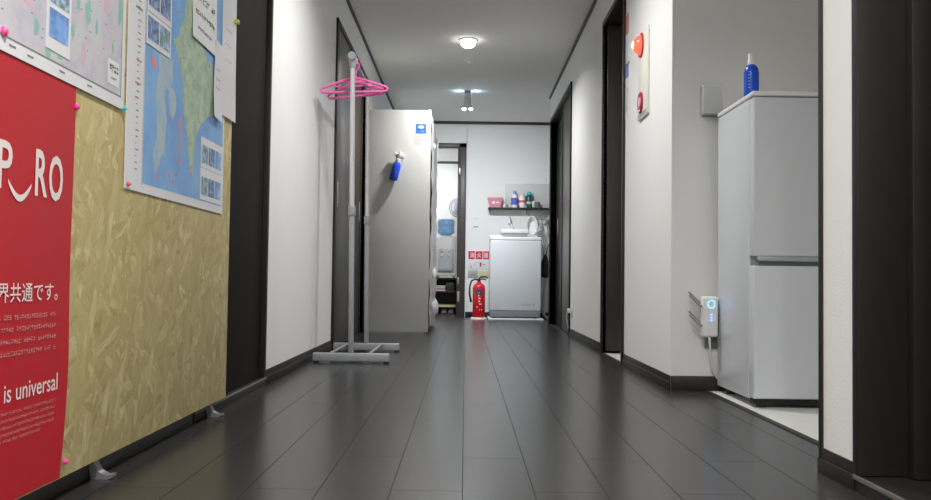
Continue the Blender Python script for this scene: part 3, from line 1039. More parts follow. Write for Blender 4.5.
tag(build('plastic_cover', MB().sheet(coverfn, 40, 60, 0.001), mat('thin_white_plastic', (0.74, 0.75, 0.75), 0.3), r), 'creased pale plastic cover over the cabinet front')
for (z, y, lb, sz) in ((1.56, 7.12, 'upper white plastic bag hanging on the front of the tall cabinet', 0.034), (0.49, 7.12, 'lower white plastic bag bulging from the front of the tall cabinet', 0.065),
                       (0.21, 7.10, 'lowest white plastic bag at the foot of the tall cabinet', 0.09)):
    mb = MB()
    prof = [(0.0, -0.7), (0.75, -0.68), (1.0, -0.4), (1.0, 0.1), (0.85, 0.45), (0.5, 0.7), (0.3, 0.8), (0.36, 0.9), (0.0, 0.92)]
    mb.lathe([(a * sz * 0.32, b * sz * 0.85) for a, b in prof], (0, 0, 0), 12)
    q = random.Random(int(z * 100))
    for v in mb.bm.verts:
        v.co *= q.uniform(0.80, 1.15)
        v.co += Vector((CX1 + sz * 0.42 + 0.012, y, z))
    b_ = build('plastic_bag', mb, MATS['thin_white_plastic'], None, (CX1 + sz * 0.3, y, z))
    tag(b_, lb, 'plastic bag', 'white bags on the tall cabinet front')
r = thing('sticker', 'blue and white sticker label on the upper corner of the tall cabinet', 'sticker', (-0.378, CY0 - 0.012, 1.55))
F = CY0 - 0.012
plc = lambda a, b, d=0.0: Vector((a, F - d, b))
build('backing', MB().box((-0.430, F - 0.0008, 1.550), (-0.325, F, 1.722), 0.0), M_paper, r)
build('blue_field', MB().box((-0.420, F - 0.0014, 1.638), (-0.335, F - 0.0006, 1.716), 0.0), mat('sticker_blue', (0.03, 0.22, 0.75), 0.4), r)
mb = MB()
flat_poly(mb, [(-0.378 + 0.026 * math.cos(a) * (1.0), 1.691 + 0.014 * math.sin(a)) for a in [i * math.pi / 7 for i in range(14)]], plc, 0.0020)
scribble(mb, -0.412, -0.345, 1.650, 1.660, plc, 0.0020, seed=4)
build('emblem', mb, M_paper, r)
mb = MB()
scribble(mb, -0.415, -0.365, 1.606, 1.616, plc, 0.0012, seed=4)
scribble(mb, -0.415, -0.345, 1.586, 1.594, plc, 0.0012, seed=8)
build('print', mb, mat('pale_print', (0.5, 0.5, 0.5), 0.5), r)
# spray bottle hung on a magnetic hook
SX, SZ = -0.548, 1.48
hk = thing('magnet_hook', 'small white magnet hook holding the spray bottle on the tall cabinet', 'hook', (SX, F, 1.475))
Mh = Matrix.Translation((SX + 0.002, F, 1.467)) @ Matrix.Rotation(R90, 4, 'X')
build('magnet', MB().lathe([(0.018, 0.0), (0.018, 0.008), (0.012, 0.012), (0, 0.013)], (0, 0, 0), 18, M=Mh), M_white, hk)
build('hook', MB().tube([(SX + 0.002, F - 0.010, 1.467), (SX + 0.002, F - 0.042, 1.460), (SX + 0.002, F - 0.056, 1.468), (SX + 0.002, F - 0.058, 1.480)], 0.004, 8), M_white, hk)
r = thing('spray_bottle', 'blue spray bottle with white trigger head hanging tilted on the tall cabinet', 'spray bottle', (SX, F - 0.0355, 1.445))
r.rotation_euler = (0, math.radians(14), 0)
O = Vector((SX, F - 0.0355, 1.445))
build('bottle', MB().lathe([(0.0, -0.205), (0.030, -0.203), (0.034, -0.195), (0.034, -0.09), (0.030, -0.07), (0.018, -0.050), (0.014, -0.042)], O, 22), M_bluecl, r)
mb = MB().lathe([(0.019, -0.058), (0.020, -0.030), (0.014, -0.026)], O, 18)
mb.box(O + Vector((-0.030, -0.014, -0.018)), O + Vector((0.042, 0.014, 0.020)), 0.008)
mb.box(O + Vector((-0.012, -0.011, -0.035)), O + Vector((0.012, 0.011, -0.01)), 0.005)
hd = build('spray_head', mb, M_white, r)
build('trigger', MB().tube([O + Vector((0.032, 0, -0.012)), O + Vector((0.040, 0, -0.035)), O + Vector((0.036, 0, -0.058))], 0.006, 8), M_white, hd)
build('nozzle', MB().box(O + Vector((-0.046, -0.012, -0.004)), O + Vector((-0.028, 0.012, 0.020)), 0.004), M_white, hd)

# ------------------------------------------------------------------ room beyond: dispenser, shelf, fan
r = thing('low_shelf', 'dark low open shelf under the water dispenser in the far room', 'shelf unit', (-0.36, 11.2, 0))
SX0, SX1, SY0, SY1 = -0.72, -0.10, 11.0, 11.4
build('top', MB().box((SX0, SY0, 0.440), (SX1, SY1, 0.465), 0.002), M_dark, r)
for x in (SX0, SX1 - 0.02):
    build('side_panel', MB().box((x, SY0, 0), (x + 0.02, SY1, 0.44), 0.002), M_dark, r)
build('back_panel', MB().box((SX0, SY1 - 0.01, 0.0), (SX1, SY1, 0.44)), M_dark, r)
build('shelf_board', MB().box((SX0 + .02, SY0, 0.275), (SX1 - .02, SY1 - .01, 0.29)), M_crown, r)
tag(build('shelf_board', MB().box((SX0 + .02, SY0 - 0.01, 0.085), (SX1 - .02, SY1 - .01, 0.112)), mat('cream_board', (0.72, 0.66, 0.42), 0.5), r), 'cream front shelf board')
for i, (c, w_) in enumerate((((0.75, 0.72, 0.70), 0.12), ((0.35, 0.2, 0.45), 0.11), ((0.75, 0.55, 0.2), 0.115), ((0.7, 0.7, 0.75), 0.12))):
    o = build('magazine', MB().box((-0.44, 11.01, 0.2905 + i * 0.018), (-0.28 + w_ * 0.2, 11.22, 0.307 + i * 0.018), 0.001), mat('mag_%d' % i, c, 0.4), None, (-0.35, 11.1, 0.29 + i * 0.018))
    tag(o, ['white magazine at the bottom of the pile in the low shelf', 'purple magazine second from the bottom in the low shelf', 'orange magazine second from the top in the low shelf', 'pale magazine on top of the pile in the low shelf'][i], 'magazine', 'magazines in the low shelf')
o = build('storage_box', MB().box((-0.25, 11.02, 0.291), (-0.14, 11.3, 0.40), 0.004), mat('box_dark', (0.04, 0.035, 0.03), 0.5), None, (-0.2, 11.1, 0.29))
tag(o, 'dark box beside the magazines in the low shelf', 'box')
r = thing('slippers', 'grey slipper pair on the floor under the low shelf', 'slippers', (-0.22, 11.15, 0.0))
for x in (-0.27, -0.18):
    build('slipper', MB().box((x - 0.035, 10.99, 0.0), (x + 0.035, 11.24, 0.03), 0.012, 3).box((x - 0.037, 11.05, 0.015), (x + 0.037, 11.2, 0.06), 0.02, 3), mat('slipper_grey', (0.20, 0.20, 0.22), 0.7), r)
WX0, WX1 = -0.39, -0.118
r = thing('water_dispenser', 'white water dispenser standing on the dark low shelf', 'water dispenser', (-0.25, 11.2, 0.465))
build('body', MB().box((WX0, 11.06, 0.487), (WX1, 11.36, 1.00), 0.012, 3), M_white, r)
for x in (WX0 + 0.03, WX1 - 0.03):
    for y in (11.09, 11.33):
        build('foot', MB().lathe([(0.014, 0.465), (0.014, 0.492)], (x, y, 0), 10), M_grey, r)
build('tap_recess', MB().box((WX0 + 0.03, 11.053, 0.56), (WX1 - 0.03, 11.062, 0.84), 0.003), mat('recess_grey', (0.55, 0.56, 0.57), 0.4), r)
build('drip_tray', MB().box((WX0 + 0.04, 11.01, 0.55), (WX1 - 0.04, 11.06, 0.575), 0.004), M_grey, r)
for x, c in ((-0.305, 'tap_red'), (-0.215, 'tap_blue')):
    tp = build('tap', MB().box((x - 0.012, 11.02, 0.74), (x + 0.012, 11.055, 0.79), 0.004), M_white, r)
    build('tap_lever', MB().box((x - 0.013, 11.01, 0.79), (x + 0.013, 11.045, 0.802), 0.003), mat(c, (0.7, 0.05, 0.08) if c == 'tap_red' else (0.1, 0.3, 0.7), 0.4), tp)
BO = (-0.262, 11.21, 0)
build('neck_collar', MB().lathe([(0.10, 0.998), (0.10, 1.012), (0.06, 1.02)], BO, 24), M_white, r)
o = thing('water_bottle', 'blue refill water bottle upside down on the dispenser', 'water bottle', (BO[0], BO[1], 1.015))
build('bottle_body', MB().lathe([(0.03, 1.016), (0.06, 1.022), (0.105, 1.045), (0.112, 1.06), (0.112, 1.115), (0.106, 1.122), (0.106, 1.135), (0.112, 1.148), (0.112, 1.205), (0.10, 1.232), (0.0, 1.236)], BO, 28), mat('water_blue', (0.28, 0.50, 0.80), 0.2), o)
r = thing('wall_fan', 'round wall fan partly behind the end door frame', 'fan', (-0.075, 12.38, 1.45))
FC = Vector((-0.105, 12.20, 1.475))
mb = MB()
for R_, yy in ((0.135, 0.0), (0.11, -0.03), (0.06, -0.045), (0.135, 0.04)):
    mb.tube([FC + Vector((R_ * math.cos(t), yy, R_ * math.sin(t))) for t in [i * math.pi / 16 for i in range(32)]], 0.006, 6, closed=True)
for i in range(24):
    t = i * math.pi / 12
    c, s_ = math.cos(t), math.sin(t)
    mb.tube([FC + Vector((0.02 * c, -0.048, 0.02 * s_)), FC + Vector((0.06 * c, -0.045, 0.06 * s_)), FC + Vector((0.11 * c, -0.03, 0.11 * s_)), FC + Vector((0.135 * c, 0, 0.135 * s_)), FC + Vector((0.135 * c, 0.04, 0.135 * s_))], 0.003, 5)
build('guard', mb, mat('guard_lilac', (0.36, 0.34, 0.42), 0.4), r)
Mf = Matrix.Translation(FC) @ Matrix.Rotation(R90, 4, 'X')
build('motor', MB().lathe([(0.05, -0.17), (0.05, -0.05), (0.035, -0.03)], (0, 0, 0), 20, M=Mf), M_white, r)
mb = MB()
for k in range(3):
    t0 = k * 2 * math.pi / 3
    pts = [(0.02, -0.25), (0.06, -0.5), (0.11, -0.42), (0.12, 0.0), (0.09, 0.35), (0.03, 0.3)]
    mb.prism([(R_ * math.cos(t0 + a), R_ * math.sin(t0 + a)) for R_, a in pts], FC, (1, 0, 0.0), (0, 0, 1), 0.003)
build('blade', mb, mat('blade_blue', (0.60, 0.62, 0.72), 0.3), r)
build('wall_mount', MB().box(FC + Vector((-0.03, 0.16, -0.08)), FC + Vector((0.03, 0.20, 0.08)), 0.008), M_white, r)

# ------------------------------------------------------------------ end wall: sign, plates, extinguisher
W = YB
r = thing('fire_sign', 'red and white fire extinguisher sign on the end wall', 'sign', (0.163, W, 0.56))
build('plate', MB().box((0.030, W - 0.003, 0.565), (0.296, W, 0.79), 0.001), M_gloss, r)
plw = lambda a, b, d=0.0: Vector((a, W - 0.003 - d, b))
build('red_band', MB().box((0.036, W - 0.0042, 0.688), (0.113, W - 0.0028, 0.784)).box((0.122, W - 0.0042, 0.688), (0.204, W - 0.0028, 0.784)).box((0.213, W - 0.0042, 0.688), (0.290, W - 0.0028, 0.784)), mat('sign_red', (0.62, 0.012, 0.05), 0.4), r)
mb = MB()
for i, ch in enumerate('消火器'):
    c = 0.080 + i * 0.083
    text_on(mb, ch, c - 0.027, c + 0.027, 0.704, 0.768, plw, 0.012, 0.0018)
build('sign_lettering', mb, M_paper, r)
mb = MB()
text_on(mb, '使', 0.05, 0.066, 0.622, 0.640, plw, 0.01, 0.0006)
mb.box((0.172, W - 0.0042, 0.60), (0.192, W - 0.003, 0.648), 0.001)
mb.tube([plw(0.11, 0.61, 0.0008), plw(0.12, 0.645, 0.0008), plw(0.16, 0.655, 0.0008), plw(0.21, 0.640, 0.0008)], 0.0022, 6)
mb.box((0.215, W - 0.0040, 0.618), (0.232, W - 0.003, 0.632))
mb.box((0.060, W - 0.0040, 0.590), (0.078, W - 0.003, 0.602))
tag(build('pictogram', mb, mat('picto_red', (0.45, 0.03, 0.10), 0.4), r), 'small extinguisher drawing')
r = thing('wall_outlet', 'grey outlet plate below the fire sign', 'wall outlet', (0.09, W, 0.51))
build('plate', MB().box((0.034, W - 0.008, 0.464), (0.154, W, 0.556), 0.003), mat('plate_grey', (0.40, 0.40, 0.39), 0.5), r)
build('socket', MB().box((0.07, W - 0.010, 0.49), (0.12, W - 0.007, 0.53), 0.002), M_grey, r)
r = thing('wall_plate', 'yellowish notice plate below the fire sign beside the grey outlet', 'plate', (0.22, W, 0.51))
build('plate', MB().box((0.162, W - 0.008, 0.464), (0.29, W, 0.556), 0.003), mat('plate_yellow', (0.60, 0.56, 0.36), 0.5), r)
r = thing('wall_switch', 'small white switch on the end wall beside the door frame', 'switch', (0.121, W, 1.13))
build('plate', MB().box((0.09, W - 0.005, 1.17), (0.15, W, 1.20), 0.001), M_gloss, r)
build('slot', MB().box((0.09, W - 0.006, 1.070), (0.15, W, 1.082), 0.001), M_grey, r)

EX, EY = 0.158, 9.60
r = thing('extinguisher_stand', 'white round floor stand under the fire extinguisher', 'stand', (EX, EY, 0))
build('plate', MB().lathe([(0.092, 0.0), (0.092, 0.012), (0.086, 0.020), (0.0, 0.020)], (EX, EY, 0), 32), M_white, r)
r = thing('fire_extinguisher', 'red fire extinguisher with black hose at the end wall', 'fire extinguisher', (EX, EY, 0.02))
cyl = build('cylinder', MB().lathe([(0.0, 0.020), (0.066, 0.020), (0.070, 0.030), (0.070, 0.350), (0.064, 0.375), (0.045, 0.398), (0.024, 0.410), (0.022, 0.425), (0.0, 0.426)], (EX, EY, 0), 32), M_extred, r)
mb = MB()
for i, (c0, c1, z0, z1) in enumerate(((-0.03, 0.03, 0.10, 0.33),)):
    n = 8
    for k in range(n):
        a0 = -R90 + (k / n - 0.5) * 1.1
        a1 = -R90 + ((k + 1) / n - 0.5) * 1.1
        mb.bm.faces.new([mb.bm.verts.new(Vector((EX + 0.0708 * math.cos(a), EY + 0.0708 * math.sin(a), z))) for a, z in ((a0, 0.27), (a1, 0.27), (a1, 0.34), (a0, 0.34))])
build('label_plate', mb, mat('label_dark', (0.10, 0.06, 0.12), 0.4), cyl)
mb = MB()
rr = random.Random(2)
for zi in range(7):
    z = 0.10 + zi * 0.032
    a = -R90 + rr.uniform(-0.45, 0.1)
    b = a + rr.uniform(0.15, 0.5)
    mb.bm.faces.new([mb.bm.verts.new(Vector((EX + 0.0712 * math.cos(t), EY + 0.0712 * math.sin(t), zz))) for t, zz in ((a, z), (b, z), (b, z + 0.014), (a, z + 0.014))])
build('label_print', mb, mat('label_white', (0.75, 0.70, 0.62), 0.4), cyl)
mb = MB().lathe([(0.018, 0.424), (0.018, 0.445), (0.0, 0.447)], (EX, EY, 0), 16)
build('valve', mb, M_black, r)
mb = MB()
mb.tube([(EX - 0.01, EY, 0.445), (EX + 0.02, EY, 0.475), (EX + 0.075, EY, 0.480), (EX + 0.10, EY, 0.465)], [0.010, 0.010, 0.008, 0.006], 8)
mb.tube([(EX, EY, 0.440), (EX + 0.03, EY, 0.450), (EX + 0.08, EY, 0.445)], 0.007, 8)
build('lever', mb, M_black, r)
build('hose', MB().tube([(EX, EY - .01, 0.438), (EX - 0.045, EY - .02, 0.450), (EX - 0.085, EY - .02, 0.43), (EX - 0.104, EY - .01, 0.37), (EX - 0.106, EY, 0.28), (EX - 0.095, EY, 0.23), (EX - 0.088, EY, 0.19)], [0.009, 0.009, 0.009, 0.009, 0.010, 0.012, 0.014], 10), M_black, r)

# ------------------------------------------------------------------ washing machine
MX0, MX1, MY0, MY1 = 0.276, 0.842, 9.42, 9.98
r = thing('drip_pan', 'white drip pan under the washing machine', 'drip pan', (0.56, 9.7, 0))
build('tray', MB().box((MX0 - 0.015, MY0 - 0.03, 0.0), (MX1 + 0.03, MY1 + 0.03, 0.022), 0.008), M_white, r)
r = thing('washing_machine', 'white top-loading washing machine with grey skirt at the end wall', 'washing machine', (0.56, 9.7, 0.022))
build('body', MB().box((MX0, MY0, 0.105), (MX1, MY1, 0.885), 0.012, 3), M_appl, r)
build('skirt', MB().box((MX0 + .006, MY0 + 0.006, 0.035), (MX1 - .006, MY1 - .006, 0.107), 0.006), M_applgrey, r)
for x in (MX0 + 0.06, MX1 - 0.06):
    for y in (MY0 + 0.05, MY1 - 0.05):
        build('foot', MB().lathe([(0.022, 0.0225), (0.022, 0.04)], (x, y, 0), 14), M_black, r)
build('top_deck', MB().box((MX0, MY0, 0.882), (MX1, MY1, 0.925), 0.014, 3), M_white, r)
build('lid', MB().box((MX0 + 0.05, MY0 + 0.06, 0.922), (MX1 - 0.05, MY1 - 0.16, 0.936), 0.006), mat('lid_grey', (0.55, 0.57, 0.58), 0.3), r)
cp = build('control_panel', MB().box((MX0, MY1 - 0.14, 0.920), (MX1, MY1, 0.965), 0.012, 3), M_white, r)
for i in range(5):
    build('button', MB().box((0.40 + i * 0.06, MY1 - 0.143, 0.935), (0.43 + i * 0.06, MY1 - 0.139, 0.950), 0.001), M_grey, cp)
mb = MB()
plm = lambda a, b, d=0.0: Vector((a, MY0 - d, b))
scribble(mb, 0.632, 0.772, 0.166, 0.180, plm, 0.0008, step=0.013, seed=3)
build('brand_print', mb, M_grink, r)
# box / towel on top
r = thing('laundry_tray', 'white plastic tray lying on top of the washing machine', 'tray', (0.53, 9.60, 0.936))
build('rim', MB().box((0.395, 9.45, 0.965), (0.705, 9.78, 1.010), 0.010, 3), M_white, r)
tag(build('base', MB().box((0.41, 9.465, 0.937), (0.69, 9.76, 0.968), 0.006), mat('tray_grey', (0.45, 0.45, 0.46), 0.5), r), 'grey lower half of the tray')
r = thing('wash_basin', 'round white plastic basin leaning behind the washing machine', 'basin', (0.79, 9.9, 0.93))
Mb = Matrix.Translation((0.775, 9.90, 1.085)) @ Matrix.Rotation(math.radians(80), 4, 'X') @ Matrix.Scale(0.55, 4, (1, 0, 0))
build('bowl', MB().lathe([(0.0, -0.06), (0.075, -0.055), (0.10, 0.0), (0.112, 0.004), (0.112, -0.002), (0.098, -0.010)], (0, 0, 0), 28, M=Mb, caps=False), M_white, r)
# faucet
r = thing('faucet', 'chrome wall faucet above the washing machine', 'faucet', (0.53, W, 1.12))
build('wall_flange', MB().lathe([(0.026, 0), (0.026, 0.006), (0.018, 0.012)], (0, 0, 0), 20, M=Matrix.Translation((0.53, W, 1.125)) @ Matrix.Rotation(R90, 4, 'X')), M_chrome, r)
build('spout', MB().tube([(0.53, W, 1.125), (0.53, W - 0.06, 1.125), (0.545, W - 0.09, 1.10), (0.56, W - 0.095, 1.04)], 0.011, 10), M_chrome, r)
build('valve_handle', MB().tube([(0.53, W - 0.05, 1.125), (0.525, W - 0.055, 1.175), (0.52, W - 0.06, 1.20)], [0.009, 0.008, 0.010], 8), M_chrome, r)
tag(build('supply_hose', MB().tube([(0.56, W - 0.095, 1.045), (0.565, W - 0.10, 0.98), (0.575, W - 0.11, 0.90), (0.60, W - 0.11, 0.80)], 0.012, 8), M_grey, None, (0.56, W - .1, 0.9)), 'grey supply hose running from the faucet down behind the washing machine', 'hose')
# grey rectangle + shelf + items
struct('wall_grey_area', MB().box((0.463, W - 0.004, 1.30), (1.25, W, 1.60), 0.001), mat('area_pale_grey', (0.62, 0.63, 0.62), 0.5), 'pale grey rectangle on the end wall behind the shelf bottles', 'wall panel')  # thin rectangle in a greyer tone than the wall around it
SHX0, SHX1, SHZ = 0.262, 1.16, 1.302
r = thing('wall_shelf', 'dark narrow wall shelf above the washing machine', 'shelf', (0.7, W, 1.28))
build('board', MB().box((SHX0, W - 0.13, SHZ - 0.020), (SHX1, W - 0.004, SHZ), 0.002), M_dark, r)
for x in (SHX0 + 0.015, 0.72, SHX1 - 0.05):
    build('bracket', MB().prism([(0, 0), (-0.10, 0), (-0.004, -0.045), (0, -0.045)], (x, W - .004, SHZ - 0.02), (0, 1, 0), (0, 0, 1), 0.006), M_dark, r)
SHY = W - 0.068
r = thing('pink_basket', 'dusty pink tub at the left end of the wall shelf', 'tub', (0.345, SHY, SHZ))
mb = MB()
a = [(-0.075, -0.045), (0.075, -0.045), (0.075, 0.045), (-0.075, 0.045)]
V0 = [mb.bm.verts.new(Vector((0.345 + p[0] * 0.84, SHY + p[1], SHZ + 0.001))) for p in a]
V1 = [mb.bm.verts.new(Vector((0.345 + p[0] * 1.18, SHY + p[1] * 1.15, SHZ + 0.112))) for p in a]
V2 = [mb.bm.verts.new(Vector((0.345 + p[0] * 1.12, SHY + p[1] * 1.08, SHZ + 0.112))) for p in a]
V3 = [mb.bm.verts.new(Vector((0.345 + p[0] * 0.80, SHY + p[1] * .94, SHZ + 0.006))) for p in a]
mb.bm.faces.new(V0[::-1]); mb.bm.faces.new(V3)
for A, B in ((V0, V1), (V1, V2), (V2, V3)):
    for i in range(4):
        mb.bm.faces.new((A[i], A[(i + 1) % 4], B[(i + 1) % 4], B[i]))
build('tub_body', mb, mat('dusty_pink', (0.62, 0.24, 0.32), 0.5), r)
build('rim', MB().box((0.345 - 0.092, SHY - 0.056, SHZ + 0.110), (0.345 + 0.092, SHY - 0.048, SHZ + 0.120), 0.002).box((0.345 - 0.092, SHY + 0.048, SHZ + 0.110), (0.345 + 0.092, SHY + 0.056, SHZ + 0.120), 0.002), mat('peach_rim', (0.75, 0.38, 0.32), 0.5), r)
mb = MB()
mb.lathe([(0.0, 0), (0.017, 0), (0.017, 0.002), (0, 0.002)], (0, 0, 0), 16, M=Matrix.Translation((0.325, SHY - 0.050, SHZ + 0.058)) @ Matrix.Rotation(R90, 4, 'X'))
mb.box((0.355, SHY - 0.053, SHZ + 0.050), (0.395, SHY - 0.049, SHZ + 0.066))
build('label_patch', mb, M_paper, r)


def bottle(name, label, x, prof, m, cap, capm, band=None, bandm=None):
    r = thing(name, label, 'bottle', (x, SHY, SHZ), 'bottles on the wall shelf')
    b_ = build('bottle_body', MB().lathe(prof, (x, SHY, SHZ), 22), m, r)
    build('cap', MB().lathe(cap, (x, SHY, SHZ), 18), capm, r)
    if band:
        build('label_band', MB().lathe(band, (x, SHY, SHZ), 22, caps=False), bandm, b_)
    return r


TR = SHZ + 0.0
bottle('detergent_bottle', 'white bottle with blue label and blue cap on the wall shelf', 0.573, [(0.0, 0.001), (0.036, 0.001), (0.038, 0.02), (0.038, 0.12), (0.030, 0.150), (0.020, 0.165)], M_white,
       [(0.020, 0.164), (0.021, 0.19), (0.016, 0.205), (0.0, 0.206)], mat('cap_blue', (0.25, 0.30, 0.75), 0.4), [(0.0385, 0.035), (0.0385, 0.118)], mat('label_blue', (0.10, 0.14, 0.55), 0.4))
bottle('detergent_bottle', 'white bottle with red band in the middle of the wall shelf', 0.665, [(0.0, 0.001), (0.040, 0.001), (0.042, 0.02), (0.042, 0.10), (0.036, 0.130), (0.022, 0.150)], M_white,
       [(0.024, 0.149), (0.024, 0.172), (0.0, 0.174)], mat('cap_palepink', (0.78, 0.62, 0.62), 0.4), [(0.0425, 0.062), (0.0425, 0.090)], mat('label_red', (0.70, 0.10, 0.12), 0.4))
bottle('shampoo_bottle', 'dark green bottle with turquoise cap on the wall shelf', 0.748, [(0.0, 0.001), (0.036, 0.001), (0.038, 0.02), (0.038, 0.13), (0.030, 0.150), (0.020, 0.158)], mat('bottle_green', (0.030, 0.075, 0.055), 0.3),
       [(0.030, 0.156), (0.030, 0.180), (0.020, 0.195), (0.0, 0.196)], mat('cap_teal', (0.03, 0.45, 0.50), 0.4), [(0.0385, 0.045), (0.0385, 0.062), (0.0385, 0.075)], mat('label_palegreen', (0.35, 0.55, 0.45), 0.4))
r = thing('cup', 'dark grey cup at the right end of the wall shelf', 'cup', (0.848, SHY, SHZ))
build('cup_body', MB().lathe([(0.0, 0.001), (0.026, 0.001), (0.031, 0.074), (0.028, 0.074), (0.024, 0.006), (0.0, 0.005)], (0.848, SHY, SHZ), 22), mat('cup_grey', (0.16, 0.15, 0.15), 0.4), r)
r = thing('tube', 'small white tube standing beside the green bottle on the wall shelf', 'tube', (0.800, SHY, SHZ))
build('tube_body', MB().box((0.786, SHY - 0.012, SHZ + 0.014), (0.812, SHY + 0.012, SHZ + 0.085), 0.006), M_white, r)
build('cap', MB().lathe([(0.012, 0.001), (0.012, 0.016)], (0.799, SHY, SHZ), 14), M_grey, r)
r = thing('jar', 'small white jar beside the pink tub on the wall shelf', 'jar', (0.455, SHY, SHZ))
build('jar_body', MB().lathe([(0.0, 0.001), (0.018, 0.001), (0.020, 0.01), (0.019, 0.035), (0.014, 0.045)], (0.455, SHY, SHZ), 18), M_white, r)
build('cap', MB().lathe([(0.010, 0.044), (0.010, 0.055), (0, 0.056)], (0.455, SHY, SHZ), 12), M_white, r)
for i, (x, c, h_, lb) in enumerate(((0.487, (0.25, 0.22, 0.20), 0.040, 'brown small bottle left of the blue label bottle'), (0.520, (0.75, 0.75, 0.74), 0.035, 'low white pot left of the blue label bottle'),
                                (0.618, (0.08, 0.08, 0.08), 0.030, 'small black pot between the blue and red label bottles'), (0.708, (0.45, 0.45, 0.47), 0.030, 'small grey pot left of the dark green bottle'))):
    o = build('small_pot', MB().lathe([(0.0, 0.001), (0.011, 0.001), (0.0125, 0.006), (0.0125, h_ * 0.7), (0.008, h_ * 0.8), (0.009, h_), (0, h_)], (x, SHY - 0.048, SHZ), 14), mat('pot_%d' % i, c, 0.4), None, (x, SHY - .048, SHZ))
    tag(o, lb + ' on the wall shelf', 'pot', 'little pots on the wall shelf')
# wire pinch hanger hanging under the shelf
r = thing('pinch_hanger', 'grey laundry pinch hanger with dangling clips under the wall shelf', 'pinch hanger', (0.87, W - 0.08, 1.28))
HC = Vector((0.865, W - 0.09, 1.20))
M_wire = mat('grey_wire', (0.30, 0.31, 0.31), 0.4)
mb = MB()
mb.tube([HC + Vector((0.10 * math.cos(t), 0.05 * math.sin(t), 0)) for t in [i * math.pi / 12 for i in range(24)]], 0.009, 6, closed=True)
mb.tube([HC + Vector((-0.10, 0, 0)), HC + Vector((0, 0, 0.05)), HC + Vector((0.10, 0, 0))], 0.003, 6)
mb.tube([HC + Vector((0, 0, 0.05)), HC + Vector((0, -.045, 0.085)), HC + Vector((0, -.045, 0.100)), HC + Vector((0, 0.0, 0.104))], 0.004, 6)
build('ring', mb, M_wire, r)
for i in range(10):
    t = i * 2 * math.pi / 10
    c = HC + Vector((0.10 * math.cos(t), 0.05 * math.sin(t), 0))
    L_ = 0.03 + 0.03 * ((i * 7) % 3)
    build('clip', MB().tube([c, c + Vector((0.006, 0, -L_))], 0.003, 5).box(c + Vector((-0.008, -0.006, -L_ - 0.05)), c + Vector((0.020, 0.006, -L_)), 0.004), M_wire, r)
# drain hose and black bag in the gap
r = thing('drain_hose', 'grey ribbed drain hose coiled beside the washing machine', 'hose', (0.91, 9.95, 0))
build('hose_body', MB().tube([(0.90, 10.02, 0.93), (0.925, 10.02, 0.82), (0.94, 10.02, 0.6), (0.93, 10.0, 0.3), (0.91, 9.95, 0.08), (0.915, 9.75, 0.035), (0.93, 9.60, 0.030)], 0.016, 10), mat('hose_grey', (0.50, 0.51, 0.50), 0.5), r)
mb = MB()
mb.lathe([(0.0, -0.13), (0.035, -0.12), (0.055, -0.07), (0.050, 0.0), (0.035, 0.06), (0.022, 0.11), (0.010, 0.14), (0, 0.145)], (0, 0, 0), 18)
q = random.Random(5)
for v in mb.bm.verts:
    v.co = Vector((v.co.x * q.uniform(.9, 1.3), v.co.y * q.uniform(.8, 1.15), v.co.z)) + Vector((0.912, 9.70, 0.60))
bg = thing('black_bag', 'black bag hanging in the gap right of the washing machine', 'bag', (0.925, 9.70, 0.47))
build('pouch', mb, M_black, bg)
build('strap', MB().tube([(0.925, 9.70, 0.74), (0.95, 9.75, 0.85), (1.0, 9.85, 0.95), (1.02, 10.0, 1.0), (1.02, W, 1.0)], 0.006, 6), M_black, bg)

# ------------------------------------------------------------------ right wall: fire alarm plate, notices, outlet
r = thing('fire_alarm_plate', 'cream fire alarm plate with glowing red lamp on the right wall', 'fire alarm', (XR, 4.13, 1.25))
Y0, Y1 = 3.99, 4.215
build('plate', MB().box((XR - 0.012, Y0, 1.245), (XR, Y1, 1.665), 0.004), M_cream, r)
Ml = Matrix.Translation((XR - 0.012, 4.125, 1.605)) @ Matrix.Rotation(-R90, 4, 'Y')
build('lamp_ring', MB().lathe([(0.060, 0.0), (0.060, 0.005), (0.054, 0.008), (0.048, 0.005), (0.048, 0.0)], (0, 0, 0), 28, M=Ml, caps=False), mat('ring_red', (0.45, 0.02, 0.02), 0.35), r)
build('lamp_dome', MB().lathe([(0.049, 0.003), (0.047, 0.014), (0.036, 0.030), (0.018, 0.041), (0.0, 0.044)], (0, 0, 0), 28, M=Ml), mat('red_glow', (0.8, 0.03, 0.02), 0.25, emit=(1.0, 0.09, 0.05), es=1.8, trans=0.0), r)
tag(build('lamp_bulb', MB().lathe([(0.022, 0.037), (0.018, 0.042), (0.010, 0.046), (0, 0.047)], (0, 0, 0), 16, M=Ml), mat('bulb_glow', (1, .6, .3), 0.3, emit=(1.0, 0.55, 0.25), es=3.5), r), 'orange glowing centre of the lamp')
Mq = Matrix.Translation((XR - 0.012, 4.125, 1.322)) @ Matrix.Rotation(-R90, 4, 'Y')
build('button_ring', MB().lathe([(0.052, 0.0), (0.052, 0.006), (0.046, 0.010), (0.040, 0.007), (0.0, 0.005)], (0, 0, 0), 28, M=Mq, caps=False), mat('button_red', (0.42, 0.02, 0.05), 0.3), r)
build('push_button', MB().lathe([(0.026, 0.004), (0.026, 0.011), (0.0, 0.012)], (0, 0, 0), 20, M=Mq), mat('button_pale', (0.70, 0.45, 0.48), 0.3), r)
tag(build('bottom_grille', MB().box((XR - 0.013, Y0 + 0.02, 1.252), (XR - 0.008, Y1 - 0.02, 1.272)), M_grey, r), 'grey slot at the plate bottom')
